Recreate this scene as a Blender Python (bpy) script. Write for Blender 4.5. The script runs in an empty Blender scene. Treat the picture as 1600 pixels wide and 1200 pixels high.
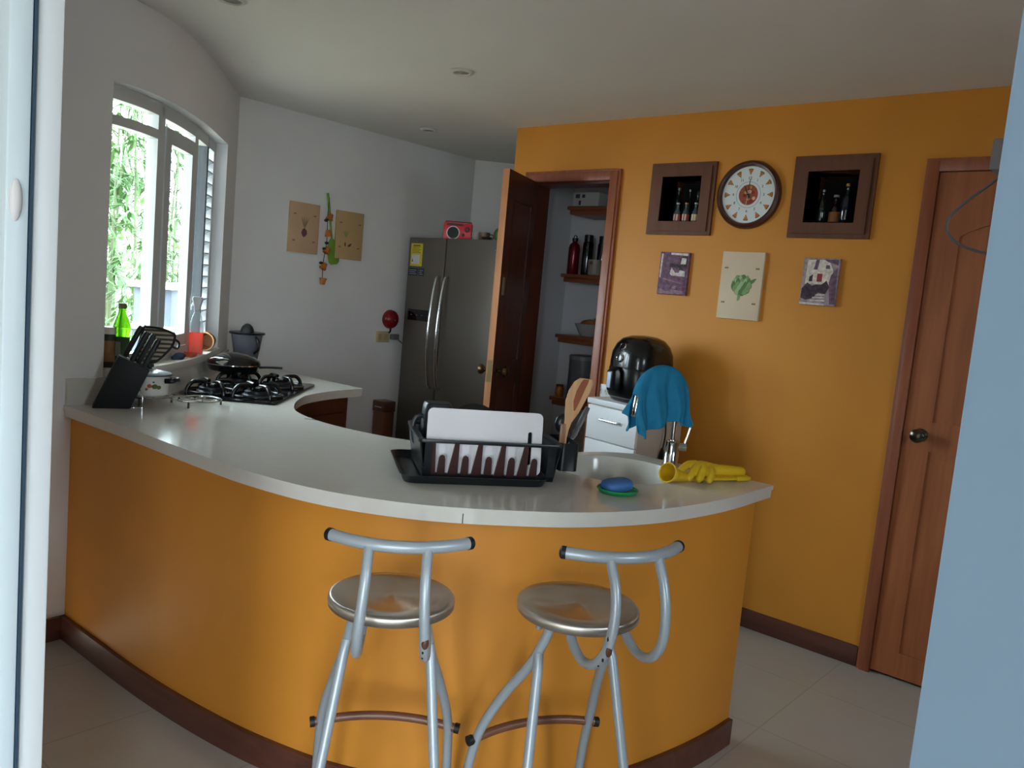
import bpy, bmesh, math, random
from mathutils import Vector, Matrix, noise
SC = bpy.context.scene
COL = SC.collection
R = math.radians

# ------------------------------------------------------------------ camera
def setup_camera():
    f, p, r, yo = 1277.5, R(6.087), R(5.187), R(40.58)
    c, s = math.cos(yo), math.sin(yo)
    rot = lambda v: Vector((v[0]*c - v[1]*s, v[0]*s + v[1]*c, v[2]))
    fwd = (0, math.cos(p), -math.sin(p)); up0 = Vector((0, math.sin(p), math.cos(p))); ri0 = Vector((1, 0, 0))
    ri = math.cos(r)*ri0 + math.sin(r)*up0; up = -math.sin(r)*ri0 + math.cos(r)*up0
    ri, up, fwd = rot(ri), rot(up), rot(fwd)
    cam = bpy.data.cameras.new('camera'); o = bpy.data.objects.new('camera', cam); COL.objects.link(o)
    m = Matrix((ri, up, -fwd)).transposed().to_4x4(); m.translation = (0, 0, 1.38)
    o.matrix_world = m
    cam.sensor_width = 36; cam.lens = f/1600*36; cam.clip_start = .05
    SC.camera = o
setup_camera()

# ------------------------------------------------------------------ sky and exposure
SKY = 50.0
w = bpy.data.worlds.new('sky'); SC.world = w; w.use_nodes = True
wn = w.node_tree; bg = wn.nodes['Background']          # overcast sky: brightest overhead, a third of that at the horizon
wtc = wn.nodes.new('ShaderNodeTexCoord'); wsx = wn.nodes.new('ShaderNodeSeparateXYZ'); wn.links.new(wtc.outputs['Generated'], wsx.inputs[0])
wcl = wn.nodes.new('ShaderNodeMath'); wcl.operation = 'MAXIMUM'; wcl.inputs[1].default_value = 0; wn.links.new(wsx.outputs[2], wcl.inputs[0])
wma = wn.nodes.new('ShaderNodeMath'); wma.operation = 'MULTIPLY_ADD'; wma.inputs[1].default_value = SKY*2/3; wma.inputs[2].default_value = SKY/3
wn.links.new(wcl.outputs[0], wma.inputs[0]); wn.links.new(wma.outputs[0], bg.inputs[1]); bg.inputs[0].default_value = (.80, .905, 1, 1)
SC.view_settings.view_transform = 'Standard'; SC.view_settings.look = 'None'
SC.view_settings.exposure = 0.0; SC.view_settings.gamma = 1; SC.view_settings.use_curve_mapping = False
SC.cycles.max_bounces = 10; SC.cycles.diffuse_bounces = 6; SC.cycles.transparent_max_bounces = 16
SC.cycles.sample_clamp_indirect = 6
sun = bpy.data.lights.new('sun', 'SUN'); sun.energy = 8; sun.color = (1, .92, .80); sun.angle = R(1.5)
so0 = bpy.data.objects.new('sun', sun); COL.objects.link(so0); so0.rotation_euler = Vector((.45, -.6, -.75)).to_track_quat('-Z', 'Y').to_euler()
def portal(name, loc, normal, sx, sy):      # sampling portals in the window openings (they give no light themselves)
    l = bpy.data.lights.new(name, 'AREA'); l.shape = 'RECTANGLE'; l.size = sx; l.size_y = sy; l.cycles.is_portal = True
    o = bpy.data.objects.new(name, l); COL.objects.link(o); o.location = loc
    o.rotation_euler = Vector(normal).to_track_quat('-Z', 'Y').to_euler()
portal('window_portal', (-3.62, 1.60, 1.49), (.67, .74, 0), 1.35, 1.1)
portal('room_window_portal', (1.75, -3.95, 1.15), (-1, 0, 0), 2.1, 2.1)
portal('side_window_portal', (1.75, -1.35, 1.15), (-1, 0, 0), .7, 2.1)
portal('added_window_portal', (1.75, 1.25, 1.65), (-1, 0, 0), .5, .75)  # for the added hall opening

# ------------------------------------------------------------------ materials
def lin(h):
    v = [int(h[i:i+2], 16)/255 for i in (0, 2, 4)]
    return tuple(x/12.92 if x <= .04045 else ((x+.055)/1.055)**2.4 for x in v) + (1,)
MATS = {}
def mat(name, col, rough=.5, metal=0, var=0, scale=8, bump=0, trans=0, spec=.5, ior=1.45, alpha=1, coat=0):
    if name in MATS: return MATS[name]
    m = bpy.data.materials.new(name); m.use_nodes = True; nt = m.node_tree; b = nt.nodes['Principled BSDF']
    c = lin(col)
    b.inputs['Base Color'].default_value = c; b.inputs['Roughness'].default_value = rough; b.inputs['Metallic'].default_value = metal
    b.inputs['Transmission Weight'].default_value = trans; b.inputs['IOR'].default_value = ior
    b.inputs['Specular IOR Level'].default_value = spec; b.inputs['Coat Weight'].default_value = coat
    tc = nt.nodes.new('ShaderNodeTexCoord'); n = nt.nodes.new('ShaderNodeTexNoise'); n.inputs['Scale'].default_value = scale
    n.inputs['Detail'].default_value = 4; nt.links.new(tc.outputs['Object'], n.inputs['Vector'])
    if var:
        cr = nt.nodes.new('ShaderNodeValToRGB'); cr.color_ramp.elements[0].position = .3; cr.color_ramp.elements[1].position = .7
        cr.color_ramp.elements[0].color = tuple(x*(1-var) for x in c[:3]) + (1,); cr.color_ramp.elements[1].color = tuple(min(1, x*(1+var)) for x in c[:3]) + (1,)
        nt.links.new(n.outputs['Fac'], cr.inputs[0]); nt.links.new(cr.outputs[0], b.inputs['Base Color'])
    if bump:
        bp = nt.nodes.new('ShaderNodeBump'); bp.inputs['Strength'].default_value = bump; bp.inputs['Distance'].default_value = .004
        nt.links.new(n.outputs['Fac'], bp.inputs['Height']); nt.links.new(bp.outputs[0], b.inputs['Normal'])
    MATS[name] = m; return m
def wood(name, c1, c2, axis=2, rough=.4, scale=1.0, coat=.15):
    if name in MATS: return MATS[name]
    m = bpy.data.materials.new(name); m.use_nodes = True; nt = m.node_tree; b = nt.nodes['Principled BSDF']
    tc = nt.nodes.new('ShaderNodeTexCoord'); mp = nt.nodes.new('ShaderNodeMapping'); sc = [22*scale]*3; sc[axis] = 1.6*scale
    mp.inputs['Scale'].default_value = sc; nt.links.new(tc.outputs['Object'], mp.inputs[0])
    n = nt.nodes.new('ShaderNodeTexNoise'); n.inputs['Scale'].default_value = 1.5; n.inputs['Detail'].default_value = 6; n.inputs['Distortion'].default_value = .6
    nt.links.new(mp.outputs[0], n.inputs['Vector'])
    cr = nt.nodes.new('ShaderNodeValToRGB'); cr.color_ramp.elements[0].position = .3; cr.color_ramp.elements[1].position = .72
    cr.color_ramp.elements[0].color = lin(c1); cr.color_ramp.elements[1].color = lin(c2)
    nt.links.new(n.outputs['Fac'], cr.inputs[0]); nt.links.new(cr.outputs[0], b.inputs['Base Color'])
    b.inputs['Roughness'].default_value = rough; b.inputs['Coat Weight'].default_value = coat; b.inputs['Coat Roughness'].default_value = .25
    MATS[name] = m; return m
def pane_glass():
    m = bpy.data.materials.new('pane_glass'); m.use_nodes = True; nt = m.node_tree; nt.nodes.remove(nt.nodes['Principled BSDF'])
    t = nt.nodes.new('ShaderNodeBsdfTransparent'); t.inputs[0].default_value = (.93, .97, .96, 1)
    g = nt.nodes.new('ShaderNodeBsdfGlossy'); g.inputs['Roughness'].default_value = .03
    lw0 = nt.nodes.new('ShaderNodeLayerWeight'); lw0.inputs[0].default_value = .5
    pw = nt.nodes.new('ShaderNodeMath'); pw.operation = 'POWER'; pw.inputs[1].default_value = 4; nt.links.new(lw0.outputs['Facing'], pw.inputs[0])
    lw = nt.nodes.new('ShaderNodeMath'); lw.operation = 'MULTIPLY_ADD'; lw.inputs[1].default_value = .25; lw.inputs[2].default_value = .03; nt.links.new(pw.outputs[0], lw.inputs[0])
    mx = nt.nodes.new('ShaderNodeMixShader'); nt.links.new(lw.outputs[0], mx.inputs[0]); nt.links.new(t.outputs[0], mx.inputs[1]); nt.links.new(g.outputs[0], mx.inputs[2])
    nt.links.new(mx.outputs[0], nt.nodes['Material Output'].inputs[0]); return m
GLASS = pane_glass()
def translucent(name, col):
    m = mat(name, col, .2); nt = m.node_tree; b = nt.nodes['Principled BSDF']; t = nt.nodes.new('ShaderNodeBsdfTranslucent'); t.inputs[0].default_value = lin(col)
    mx = nt.nodes.new('ShaderNodeMixShader'); mx.inputs[0].default_value = .85; nt.links.new(b.outputs[0], mx.inputs[1]); nt.links.new(t.outputs[0], mx.inputs[2])
    nt.links.new(mx.outputs[0], nt.nodes['Material Output'].inputs[0]); return m
def floor_mat():
    m = bpy.data.materials.new('floor_tiles'); m.use_nodes = True; nt = m.node_tree; b = nt.nodes['Principled BSDF']
    tc = nt.nodes.new('ShaderNodeTexCoord'); br = nt.nodes.new('ShaderNodeTexBrick'); br.offset = 0
    mp = nt.nodes.new('ShaderNodeMapping'); mp.inputs['Rotation'].default_value = (0, 0, R(0)); mp.inputs['Location'].default_value = (.11, .07, 0)
    nt.links.new(tc.outputs['Object'], mp.inputs[0]); nt.links.new(mp.outputs[0], br.inputs[0])
    br.inputs['Color1'].default_value = lin('b9b3a9'); br.inputs['Color2'].default_value = lin('b4aea5'); br.inputs['Mortar'].default_value = lin('a39d94')
    br.inputs['Scale'].default_value = 1; br.inputs['Mortar Size'].default_value = .0025; br.inputs['Brick Width'].default_value = .45; br.inputs['Row Height'].default_value = .45
    n = nt.nodes.new('ShaderNodeTexNoise'); n.inputs['Scale'].default_value = 5; n.inputs['Detail'].default_value = 5; nt.links.new(tc.outputs['Object'], n.inputs['Vector'])
    mx = nt.nodes.new('ShaderNodeMixRGB'); mx.blend_type = 'MULTIPLY'; mx.inputs[0].default_value = .12
    nt.links.new(br.outputs[0], mx.inputs[1]); nt.links.new(n.outputs['Color'], mx.inputs[2]); nt.links.new(mx.outputs[0], b.inputs['Base Color'])
    b.inputs['Roughness'].default_value = .38; return m
def seat_steel():
    m = bpy.data.materials.new('turned_steel'); m.use_nodes = True; nt = m.node_tree; b = nt.nodes['Principled BSDF']
    b.inputs['Base Color'].default_value = lin('c3bdb4'); b.inputs['Metallic'].default_value = 1; b.inputs['Roughness'].default_value = .36; b.inputs['Anisotropic'].default_value = .85
    t = nt.nodes.new('ShaderNodeTangent'); t.direction_type = 'RADIAL'; t.axis = 'Z'; nt.links.new(t.outputs[0], b.inputs['Tangent'])
    return m
def stripe_mat(name, ca, cb, freq, axis=0, duty=.5):
    m = bpy.data.materials.new(name); m.use_nodes = True; nt = m.node_tree; b = nt.nodes['Principled BSDF']
    tc = nt.nodes.new('ShaderNodeTexCoord'); sx = nt.nodes.new('ShaderNodeSeparateXYZ'); nt.links.new(tc.outputs['Object'], sx.inputs[0])
    n = nt.nodes.new('ShaderNodeTexNoise'); n.inputs['Scale'].default_value = 12; nt.links.new(tc.outputs['Object'], n.inputs['Vector'])
    a = nt.nodes.new('ShaderNodeMath'); a.operation = 'MULTIPLY_ADD'; a.inputs[1].default_value = .006; nt.links.new(n.outputs['Fac'], a.inputs[0]); nt.links.new(sx.outputs[axis], a.inputs[2])
    f = nt.nodes.new('ShaderNodeMath'); f.operation = 'MULTIPLY'; f.inputs[1].default_value = freq; nt.links.new(a.outputs[0], f.inputs[0])
    fr = nt.nodes.new('ShaderNodeMath'); fr.operation = 'FRACT'; nt.links.new(f.outputs[0], fr.inputs[0])
    g = nt.nodes.new('ShaderNodeMath'); g.operation = 'GREATER_THAN'; g.inputs[1].default_value = duty; nt.links.new(fr.outputs[0], g.inputs[0])
    mx = nt.nodes.new('ShaderNodeMixRGB'); mx.inputs[1].default_value = lin(ca); mx.inputs[2].default_value = lin(cb); nt.links.new(g.outputs[0], mx.inputs[0])
    nt.links.new(mx.outputs[0], b.inputs['Base Color']); b.inputs['Roughness'].default_value = .9; return m

M_WHITE = mat('white_wall_paint', 'e9e9e9', .85, var=.03, scale=2.5, bump=.08, spec=.3)
M_CEIL = mat('ceiling_paint', 'e4e2de', .9, var=.02, scale=2, spec=.25)
M_LIVING = mat('taupe_wall_paint', '8f887e', .85, var=.03, scale=2.5, spec=.3)
M_ORANGE = mat('ochre_wall_paint', 'cc872f', .5, var=.05, scale=3, bump=.05, spec=.4)
M_BASE = wood('dark_red_baseboard', '4a2a22', '63382b', axis=0, rough=.35)
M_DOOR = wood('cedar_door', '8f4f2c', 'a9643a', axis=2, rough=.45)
M_DOOREDGE = wood('lit_door_edge', 'a5693f', 'bb7d4e', axis=2, rough=.5)  # door wood made paler: the light on its edge is in the colour
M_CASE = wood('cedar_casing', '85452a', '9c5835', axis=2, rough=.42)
M_DOORDARK = wood('dark_red_shaded_wood', '431d0e', '552813', axis=2, rough=.4)  # dark red wood, deepened to carry the shade on pantry door and lining
M_COUNTER = mat('solid_surface_counter', 'd0cec6', .13, var=.02, scale=30, spec=.5)
M_FLOOR = floor_mat()
M_ALU = mat('aluminium_frame', 'cfd3d5', .45, .1)
M_PVC = mat('white_door_frame', 'dbe1e3', .4)
M_BLACK = mat('black_plastic', '14171a', .35)
M_BLACKG = mat('black_gloss', '0b0c0e', .08, coat=.3)
M_IRON = mat('black_iron', '0f1013', .2, coat=.2)
M_CHROME = mat('chrome', 'dadde0', .08, 1)
M_STEELW = mat('wire_steel', 'b9bcc0', .22, 1)
M_TUBE = mat('grey_enamel_tube', 'a7b1b8', .35, .25)
M_WHITEP = mat('white_plastic', 'e3e5e8', .4)
M_CREAM = mat('cream_plastic', 'cdbb92', .45)

# ------------------------------------------------------------------ mesh building
class MB:
    def __init__(s): s.bm = bmesh.new()
    def _v(s, p, M=None): p = Vector(p); return s.bm.verts.new(M @ p if M else p)
    def _f(s, vs):
        try: return s.bm.faces.new(vs)
        except ValueError: return None
    def box(s, c, d, rz=0, M=None):
        c = Vector(c); q = Matrix.Rotation(rz, 3, 'Z'); h = Vector(d)/2
        v = [s._v(c + q @ Vector((x*h.x, y*h.y, z*h.z)), M) for x in (-1, 1) for y in (-1, 1) for z in (-1, 1)]
        for i in ((0,1,3,2),(4,6,7,5),(0,4,5,1),(2,3,7,6),(0,2,6,4),(1,5,7,3)): s._f([v[j] for j in i])
        return s
    def bb(s, x0, x1, y0, y1, z0, z1, M=None): return s.box(((x0+x1)/2, (y0+y1)/2, (z0+z1)/2), (x1-x0, y1-y0, z1-z0), M=M)
    def rings(s, rings, cap=True, closed=False, M=None):
        vs = [[s._v(p, M) for p in r] for r in rings]; n = len(vs[0])
        prs = list(zip(vs, vs[1:])) + ([(vs[-1], vs[0])] if closed else [])
        for a, b in prs:
            for i in range(n): s._f((a[i], a[(i+1) % n], b[(i+1) % n], b[i]))
        if cap and not closed: s._f(list(reversed(vs[0]))); s._f(vs[-1])
        return s
    def tube(s, pts, r, n=10, closed=False, flat=1.0, M=None):
        P = [Vector(p) for p in pts]; m = len(P); rr = r if isinstance(r, (list, tuple)) else [r]*m
        T = []
        for i in range(m):
            a, b = (P[i-1], P[(i+1) % m]) if closed else (P[max(i-1, 0)], P[min(i+1, m-1)])
            T.append((b-a).normalized())
        t0 = T[0]; u = t0.cross(Vector((0, 0, 1)))
        if u.length < .05: u = t0.cross(Vector((1, 0, 0)))
        u.normalize(); out = []
        for i in range(m):
            u = (u - T[i]*u.dot(T[i])).normalized(); v = T[i].cross(u)
            out.append([P[i] + (u*math.cos(k*2*math.pi/n) + v*math.sin(k*2*math.pi/n)*flat)*rr[i] for k in range(n)])
        return s.rings(out, True, closed, M)
    def lathe(s, prof, n=32, M=None, c=(0, 0, 0)):
        c = Vector(c); out = []
        rs = [[c + Vector((max(r, 1e-5)*math.cos(k*2*math.pi/n), max(r, 1e-5)*math.sin(k*2*math.pi/n), z)) for k in range(n)] for r, z in prof]
        ring = prof[0][0] > 1e-4 and prof[-1][0] > 1e-4          # a profile that never meets the axis is a closed ring
        s.rings(rs, cap=False, closed=ring, M=M); return s
    def cyl(s, c, r, h, n=24, M=None): return s.lathe([(0, 0), (r, 0), (r, h), (0, h)], n, M, c)
    def rod(s, a, b, r, n=10, M=None): return s.tube([a, b], r, n, M=M)
    def prism(s, poly, z0, z1, M=None):
        return s.rings([[(x, y, z0) for x, y in poly], [(x, y, z1) for x, y in poly]], M=M)
    def sphere(s, c, r, n=16, M=None):
        c = Vector(c); r = Vector(r) if isinstance(r, (tuple, list)) else Vector((r, r, r)); k = n//2
        rs = []
        for i in range(k+1):
            a = -math.pi/2 + math.pi*i/k; q = max(math.cos(a), 1e-4)
            rs.append([c + Vector((r.x*q*math.cos(j*2*math.pi/n), r.y*q*math.sin(j*2*math.pi/n), r.z*math.sin(a))) for j in range(n)])
        return s.rings(rs, M=M)
    def quad(s, a, b, c, d, M=None): s._f([s._v(p, M) for p in (a, b, c, d)]); return s
    def ribbon(s, A, B, z0, z1, M=None):   # solid between plan curves A and B (same length)
        for z in (0,):
            rs = [[(a[0], a[1], z0), (b[0], b[1], z0), (b[0], b[1], z1), (a[0], a[1], z1)] for a, b in zip(A, B)]
        return s.rings(rs, M=M)
    def build(s, name, m, parent=None, bevel=0, ang=38, smooth=True, seg=2, subs=0):
        bm = s.bm; bmesh.ops.remove_doubles(bm, verts=bm.verts, dist=1e-6)
        bmesh.ops.recalc_face_normals(bm, faces=bm.faces)
        if bevel:
            es = [e for e in bm.edges if len(e.link_faces) == 2 and e.calc_face_angle(0) > R(50)]
            bmesh.ops.bevel(bm, geom=es, offset=bevel, segments=seg, affect='EDGES', profile=.5, clamp_overlap=True)
        if smooth:
            for f in bm.faces: f.smooth = True
            for e in bm.edges:
                if len(e.link_faces) != 2 or e.calc_face_angle(0) > R(ang): e.smooth = False
        me = bpy.data.meshes.new(name); bm.to_mesh(me); bm.free(); me.materials.append(m)
        o = bpy.data.objects.new(name, me); COL.objects.link(o)
        if parent: o.parent = parent
        if subs: d = o.modifiers.new('sub', 'SUBSURF'); d.levels = d.render_levels = subs
        return o
def tag(o, label, cat, group=None, kind=None):
    o['label'] = label; o['category'] = cat
    if group: o['group'] = group
    if kind: o['kind'] = kind
    return o
def thing(name, label, cat, loc=(0, 0, 0), rz=0, group=None):
    o = bpy.data.objects.new(name, None); COL.objects.link(o); o.location = loc; o.rotation_euler = (0, 0, rz); o.empty_display_size = .05
    return tag(o, label, cat, group)
def struct(o): o['kind'] = 'structure'; return o
def sgroup(name):
    o = bpy.data.objects.new(name, None); COL.objects.link(o); o['kind'] = 'structure'; return o
def solid(o, voxel, smooth=6, name=None):     # fuse overlapping shapes into one skin
    d = o.modifiers.new('remesh', 'REMESH'); d.mode = 'VOXEL'; d.voxel_size = voxel; d.use_smooth_shade = True
    if smooth: e = o.modifiers.new('smooth', 'SMOOTH'); e.iterations = smooth; e.factor = .5
    return o
def crom(P, n=10, closed=False):
    P = [Vector(p) for p in P]
    Q = [P[-1]] + P + [P[0], P[1]] if closed else [2*P[0]-P[1]] + P + [2*P[-1]-P[-2]]
    o = []
    for i in range(1, len(Q)-2):
        for k in range(n):
            t = k/n; a, b, c, d = Q[i-1], Q[i], Q[i+1], Q[i+2]
            o.append(.5*(2*b + (c-a)*t + (2*a-5*b+4*c-d)*t*t + (3*b-a-3*c+d)*t**3))
    if not closed: o.append(P[-1])
    return o
def offset(C, d):       # offset a plan curve to its right by d
    o = []
    for i, p in enumerate(C):
        t = (C[min(i+1, len(C)-1)] - C[max(i-1, 0)]).normalized(); o.append(Vector((p.x + t.y*d, p.y - t.x*d)))
    return o
def rrect(a, b, r, n=5):
    o = []
    for cx, cy, a0 in ((a-r, b-r, 0), (-a+r, b-r, 90), (-a+r, -b+r, 180), (a-r, -b+r, 270)):
        for k in range(n+1): t = R(a0 + 90*k/n); o.append((cx + r*math.cos(t), cy + r*math.sin(t)))
    return o
def sell(a, b, e=3.0, n=32, c=(0, 0)):
    o = []
    for k in range(n):
        t = 2*math.pi*k/n; x, y = math.cos(t), math.sin(t)
        o.append((c[0] + a*math.copysign(abs(x)**(2/e), x), c[1] + b*math.copysign(abs(y)**(2/e), y)))
    return o
def ring3(poly, z): return [(x, y, z) for x, y in poly]
FRONT = Matrix.Rotation(R(90), 4, 'X')       # (x, y, z) -> (x, -z, y): draws an xy pattern upright, raised towards -y
def text(body, size, m, parent, name, loc=(0, 0, 0), rot=(R(90), 0, 0), ext=.0004):
    cu = bpy.data.curves.new(name, 'FONT'); cu.body = body; cu.size = size; cu.align_x = 'CENTER'; cu.align_y = 'CENTER'; cu.extrude = ext
    t = bpy.data.objects.new('t', cu); COL.objects.link(t)
    me = bpy.data.meshes.new_from_object(t); bpy.data.objects.remove(t); me.materials.clear(); me.materials.append(m)
    o = bpy.data.objects.new(name, me); COL.objects.link(o); o.parent = parent; o.location = loc; o.rotation_euler = rot
    return o

# ================================================================== SETTING
H = 2.30
YB = 3.45                     # ochre wall
struct(MB().prism([(-2.85, -5.35), (1.85, -5.35), (1.85, 5.4), (-4.22, 5.4), (-4.22, 2.45), (-3.1, 1.1), (-2.85, 1.0)], -.1, 0).build('floor', M_FLOOR))
struct(MB().bb(-4.4, 1.9, -5.4, 5.5, H, H+.12).build('ceiling', M_CEIL))

def wall_holes(x0, x1, z0, z1, y0, y1, holes):
    xs = sorted({x0, x1, *[h[0] for h in holes], *[h[1] for h in holes]}); zs = sorted({z0, z1, *[h[2] for h in holes], *[h[3] for h in holes]})
    b = MB()
    for a, c in zip(xs, xs[1:]):
        for d, e in zip(zs, zs[1:]):
            if not any(h[0] <= (a+c)/2 <= h[1] and h[2] <= (d+e)/2 <= h[3] for h in holes): b.bb(a, c, y0, y1, d, e)
    return b
N1 = (-2.112, -1.905, 1.80, 2.008); N2 = (-1.408, -1.197, 1.80, 2.012)
struct(wall_holes(-3.08, 1.8, 0, H, YB, YB+.12, [(-2.93, -2.40, -.01, 2.0), (-.92, -.08, -.01, 2.0), N1, N2]).build('wall_back', M_ORANGE, smooth=False))

# curved kitchen wall with the window
WC = crom([Vector(p) for p in ((-3.036, .40), (-3.036, 1.0), (-3.038, 1.16), (-3.06, 1.343), (-3.184, 1.553), (-3.445, 1.826), (-3.816, 2.135), (-4.09, 2.36))], 16)
WT = .17
def near(C, p): return min(range(len(C)), key=lambda i: (C[i]-Vector(p)).length)
iL, iR = near(WC, (-3.051, 1.268)), near(WC, (-3.868, 2.178))
WO = offset(WC, -WT)
wl = MB()
wl.ribbon(WC[:iL+1], WO[:iL+1], 0, H); wl.ribbon(WC[iR:], WO[iR:], 0, H)
wl.ribbon(WC[iL:iR+1], WO[iL:iR+1], 0, .955); wl.ribbon(WC[iL:iR+1], WO[iL:iR+1], 2.005, H)
struct(wl.build('wall_left', M_WHITE, ang=25))
SILL = .985
sl = MB(); A = offset(WC, .018); B = offset(WC, -WT-.03)
sl.ribbon(A[iL+1:iR], B[iL+1:iR], SILL-.032, SILL)
struct(sl.build('trim_1', mat('window_sill_white', 'd8d6d0', .4), bevel=.004))

# window: outer frame, three sections
win = sgroup('window_1')
FI, FOo = offset(WC, -.055), offset(WC, -.10)
fr = MB()
fr.ribbon(FI[iL:iR+1], FOo[iL:iR+1], SILL, SILL+.045); fr.ribbon(FI[iL:iR+1], FOo[iL:iR+1], 1.955, 2.005)
def post(C1, C2, i, wdt, z0, z1, b):
    j = min(i+1, len(C1)-1); t = (C1[j]-C1[j-1]).normalized()
    a, c = C1[i]-t*wdt/2, C2[i]-t*wdt/2; d, e = C1[i]+t*wdt/2, C2[i]+t*wdt/2
    b.prism([tuple(a), tuple(d), tuple(e), tuple(c)], z0, z1)
m1, m2 = near(WC, (-3.20, 1.585)), near(WC, (-3.53, 1.90))
for i, ww in ((iL+1, .04), (m1, .06), (m2, .06), (iR-1, .045)): post(FI, FOo, i, ww, SILL, 2.0, fr)
fr.build('window_frame', M_ALU, win)
G1, G2 = offset(WC, -.075), offset(WC, -.081)
ra = MB(); ra.ribbon(FI[iL+1:m1+1], FOo[iL+1:m1+1], 1.865, 1.90); ra.build('transom_bar', M_ALU, win)
MB().ribbon(G1[iL+1:m1], G2[iL+1:m1], SILL+.04, 1.96).build('pane', GLASS, win)
ca = MB(); e1, e2 = offset(WC, -.05), offset(WC, -.085)
ca.ribbon(e1[m1+2:m2-1], e2[m1+2:m2-1], 1.865, 1.925); ca.ribbon(e1[m1+2:m2-1], e2[m1+2:m2-1], SILL+.05, SILL+.10)
for i in (m1+3, m2-2): post(e1, e2, i, .055, SILL+.05, 1.925, ca)
cs = ca.build('casement_frame', M_ALU, win)
MB().ribbon(G1[m1+1:m2], G2[m1+1:m2], SILL+.06, 1.92).build('pane', GLASS, win)
mid = (m2 + iR)//2 + 1
jl = MB(); post(FI, FOo, mid, .035, SILL, 2.0, jl); jl.build('louvre_track', mat('dark_track', '4a4f55', .5, .3), win)
lv = MB()
for k in range(16):
    z = SILL+.075 + k*.056
    a, b = FI[mid+1], FI[iR-2]; t = (b-a).normalized(); n = Vector((t.y, -t.x))
    a3, b3 = Vector((a.x, a.y, z)), Vector((b.x, b.y, z)); d = Vector((-n.x*.05, -n.y*.05, -.028)); th = Vector((0, 0, .006))
    lv.rings([[a3, a3+d, a3+d+th, a3+th], [b3, b3+d, b3+d+th, b3+th]])
lv.build('louvre_blades', mat('louvre_glass', '9fb0b6', .2), win)
MB().ribbon(G1[m2+1:mid], G2[m2+1:mid], SILL+.04, 1.96).build('pane', GLASS, win)

# white side wall, alcove behind the fridge, pantry
struct(MB().bb(-4.2, -4.09, 2.34, 4.2, 0, H).build('wall_rear', M_WHITE, smooth=False))
struct(MB().prism([(-4.09, 4.17), (-3.0, 5.32), (-3.08, 5.42), (-4.22, 4.22)], 0, H).build('wall_alcove', M_WHITE, smooth=False))
struct(MB().bb(-3.08, -3.05, YB+.12, 5.4, 0, H).build('wall_alcove_right', M_WHITE, smooth=False))
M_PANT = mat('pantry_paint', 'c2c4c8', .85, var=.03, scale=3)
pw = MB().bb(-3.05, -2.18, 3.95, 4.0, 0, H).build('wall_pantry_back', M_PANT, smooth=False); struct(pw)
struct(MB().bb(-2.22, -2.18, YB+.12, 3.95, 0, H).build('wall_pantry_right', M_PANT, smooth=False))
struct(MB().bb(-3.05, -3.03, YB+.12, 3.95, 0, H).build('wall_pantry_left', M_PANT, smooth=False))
# living room behind the camera, right wall
wr = MB()
for y0, y1, z0, z1 in ((-5.3, -5.0, 0, H), (-2.9, -1.7, 0, H), (-1.0, 1.0, 0, H), (1.5, YB, 0, H), (-5.0, -2.9, 0, .1), (-5.0, -2.9, 2.2, H), (-1.7, -1.0, 0, .1), (-1.7, -1.0, 2.2, H), (1.0, 1.5, 0, 1.275), (1.0, 1.5, 2.025, H)): wr.bb(1.7, 1.8, y0, y1, z0, z1)
struct(wr.build('wall_right', M_LIVING, smooth=False))
struct(MB().bb(-1.336, -.0963, .45, .59, 2.0, H).build('added_shade_lintel', M_WHITE, smooth=False))  # unseen lintel, added to keep upward light off the ochre wall
struct(MB().bb(-2.8, 1.8, -5.3, -5.2, 0, H).build('wall_front', M_LIVING, smooth=False))
struct(MB().bb(-2.8, -2.7, -5.2, .44, 0, H).build('wall_side', M_LIVING, smooth=False))
struct(MB().bb(-3.2, -1.336, .44, .482, 0, H).build('wall_opening_left', M_WHITE, smooth=False))
M_BLUEW = mat('pale_blue_paint', '6f8496', .75, var=.03, scale=2.5, bump=.12, spec=.3)
struct(MB().bb(-.0963, 1.7, .47, .59, 0, H).build('wall_opening_right', M_BLUEW, smooth=False))
for n_w, (y0, y1, c0, c1) in enumerate(((-5.0, -2.9, .1, 2.2), (-1.7, -1.0, .1, 2.2), (1.0, 1.5, 1.275, 2.025))):  # the last is an unseen hall opening, added to brighten ceiling and bar end
    w2 = sgroup('window_%d' % (n_w+2)); f2 = MB()
    for a, b, z0, z1 in ((y0, y0+.04, c0, c1), (y1-.04, y1, c0, c1), (y0+.04, y1-.04, c0, c0+.04), (y0+.04, y1-.04, c1-.04, c1)): f2.bb(1.73, 1.77, a, b, z0, z1)
    f2.build('window_frame', M_ALU, w2)
struct(MB().bb(-1.1, 1.8, YB+.14, YB+.2, 0, H).build('hall_light_block', M_WHITE, smooth=False))  # unseen sheet added behind the hall door, blocks sky light leaking under it
struct(MB().bb(-18, 10, -16, 16, -.5, -.4).build('ground_outside', mat('garden_ground', '6f6758', .95, var=.2, scale=1.5), smooth=False))
# baseboards
bs = MB().bb(-2.35, -.955, YB-.014, YB, 0, .085); bs.bb(-.05, 1.7, YB-.014, YB, 0, .085); struct(bs.build('baseboard_back', M_BASE, bevel=.003))
bw = offset(WC, .014); ib = near(WC, (-3.037, 1.17)); struct(MB().ribbon(WC[:ib], bw[:ib], 0, .085).build('baseboard_left', M_BASE))

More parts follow.
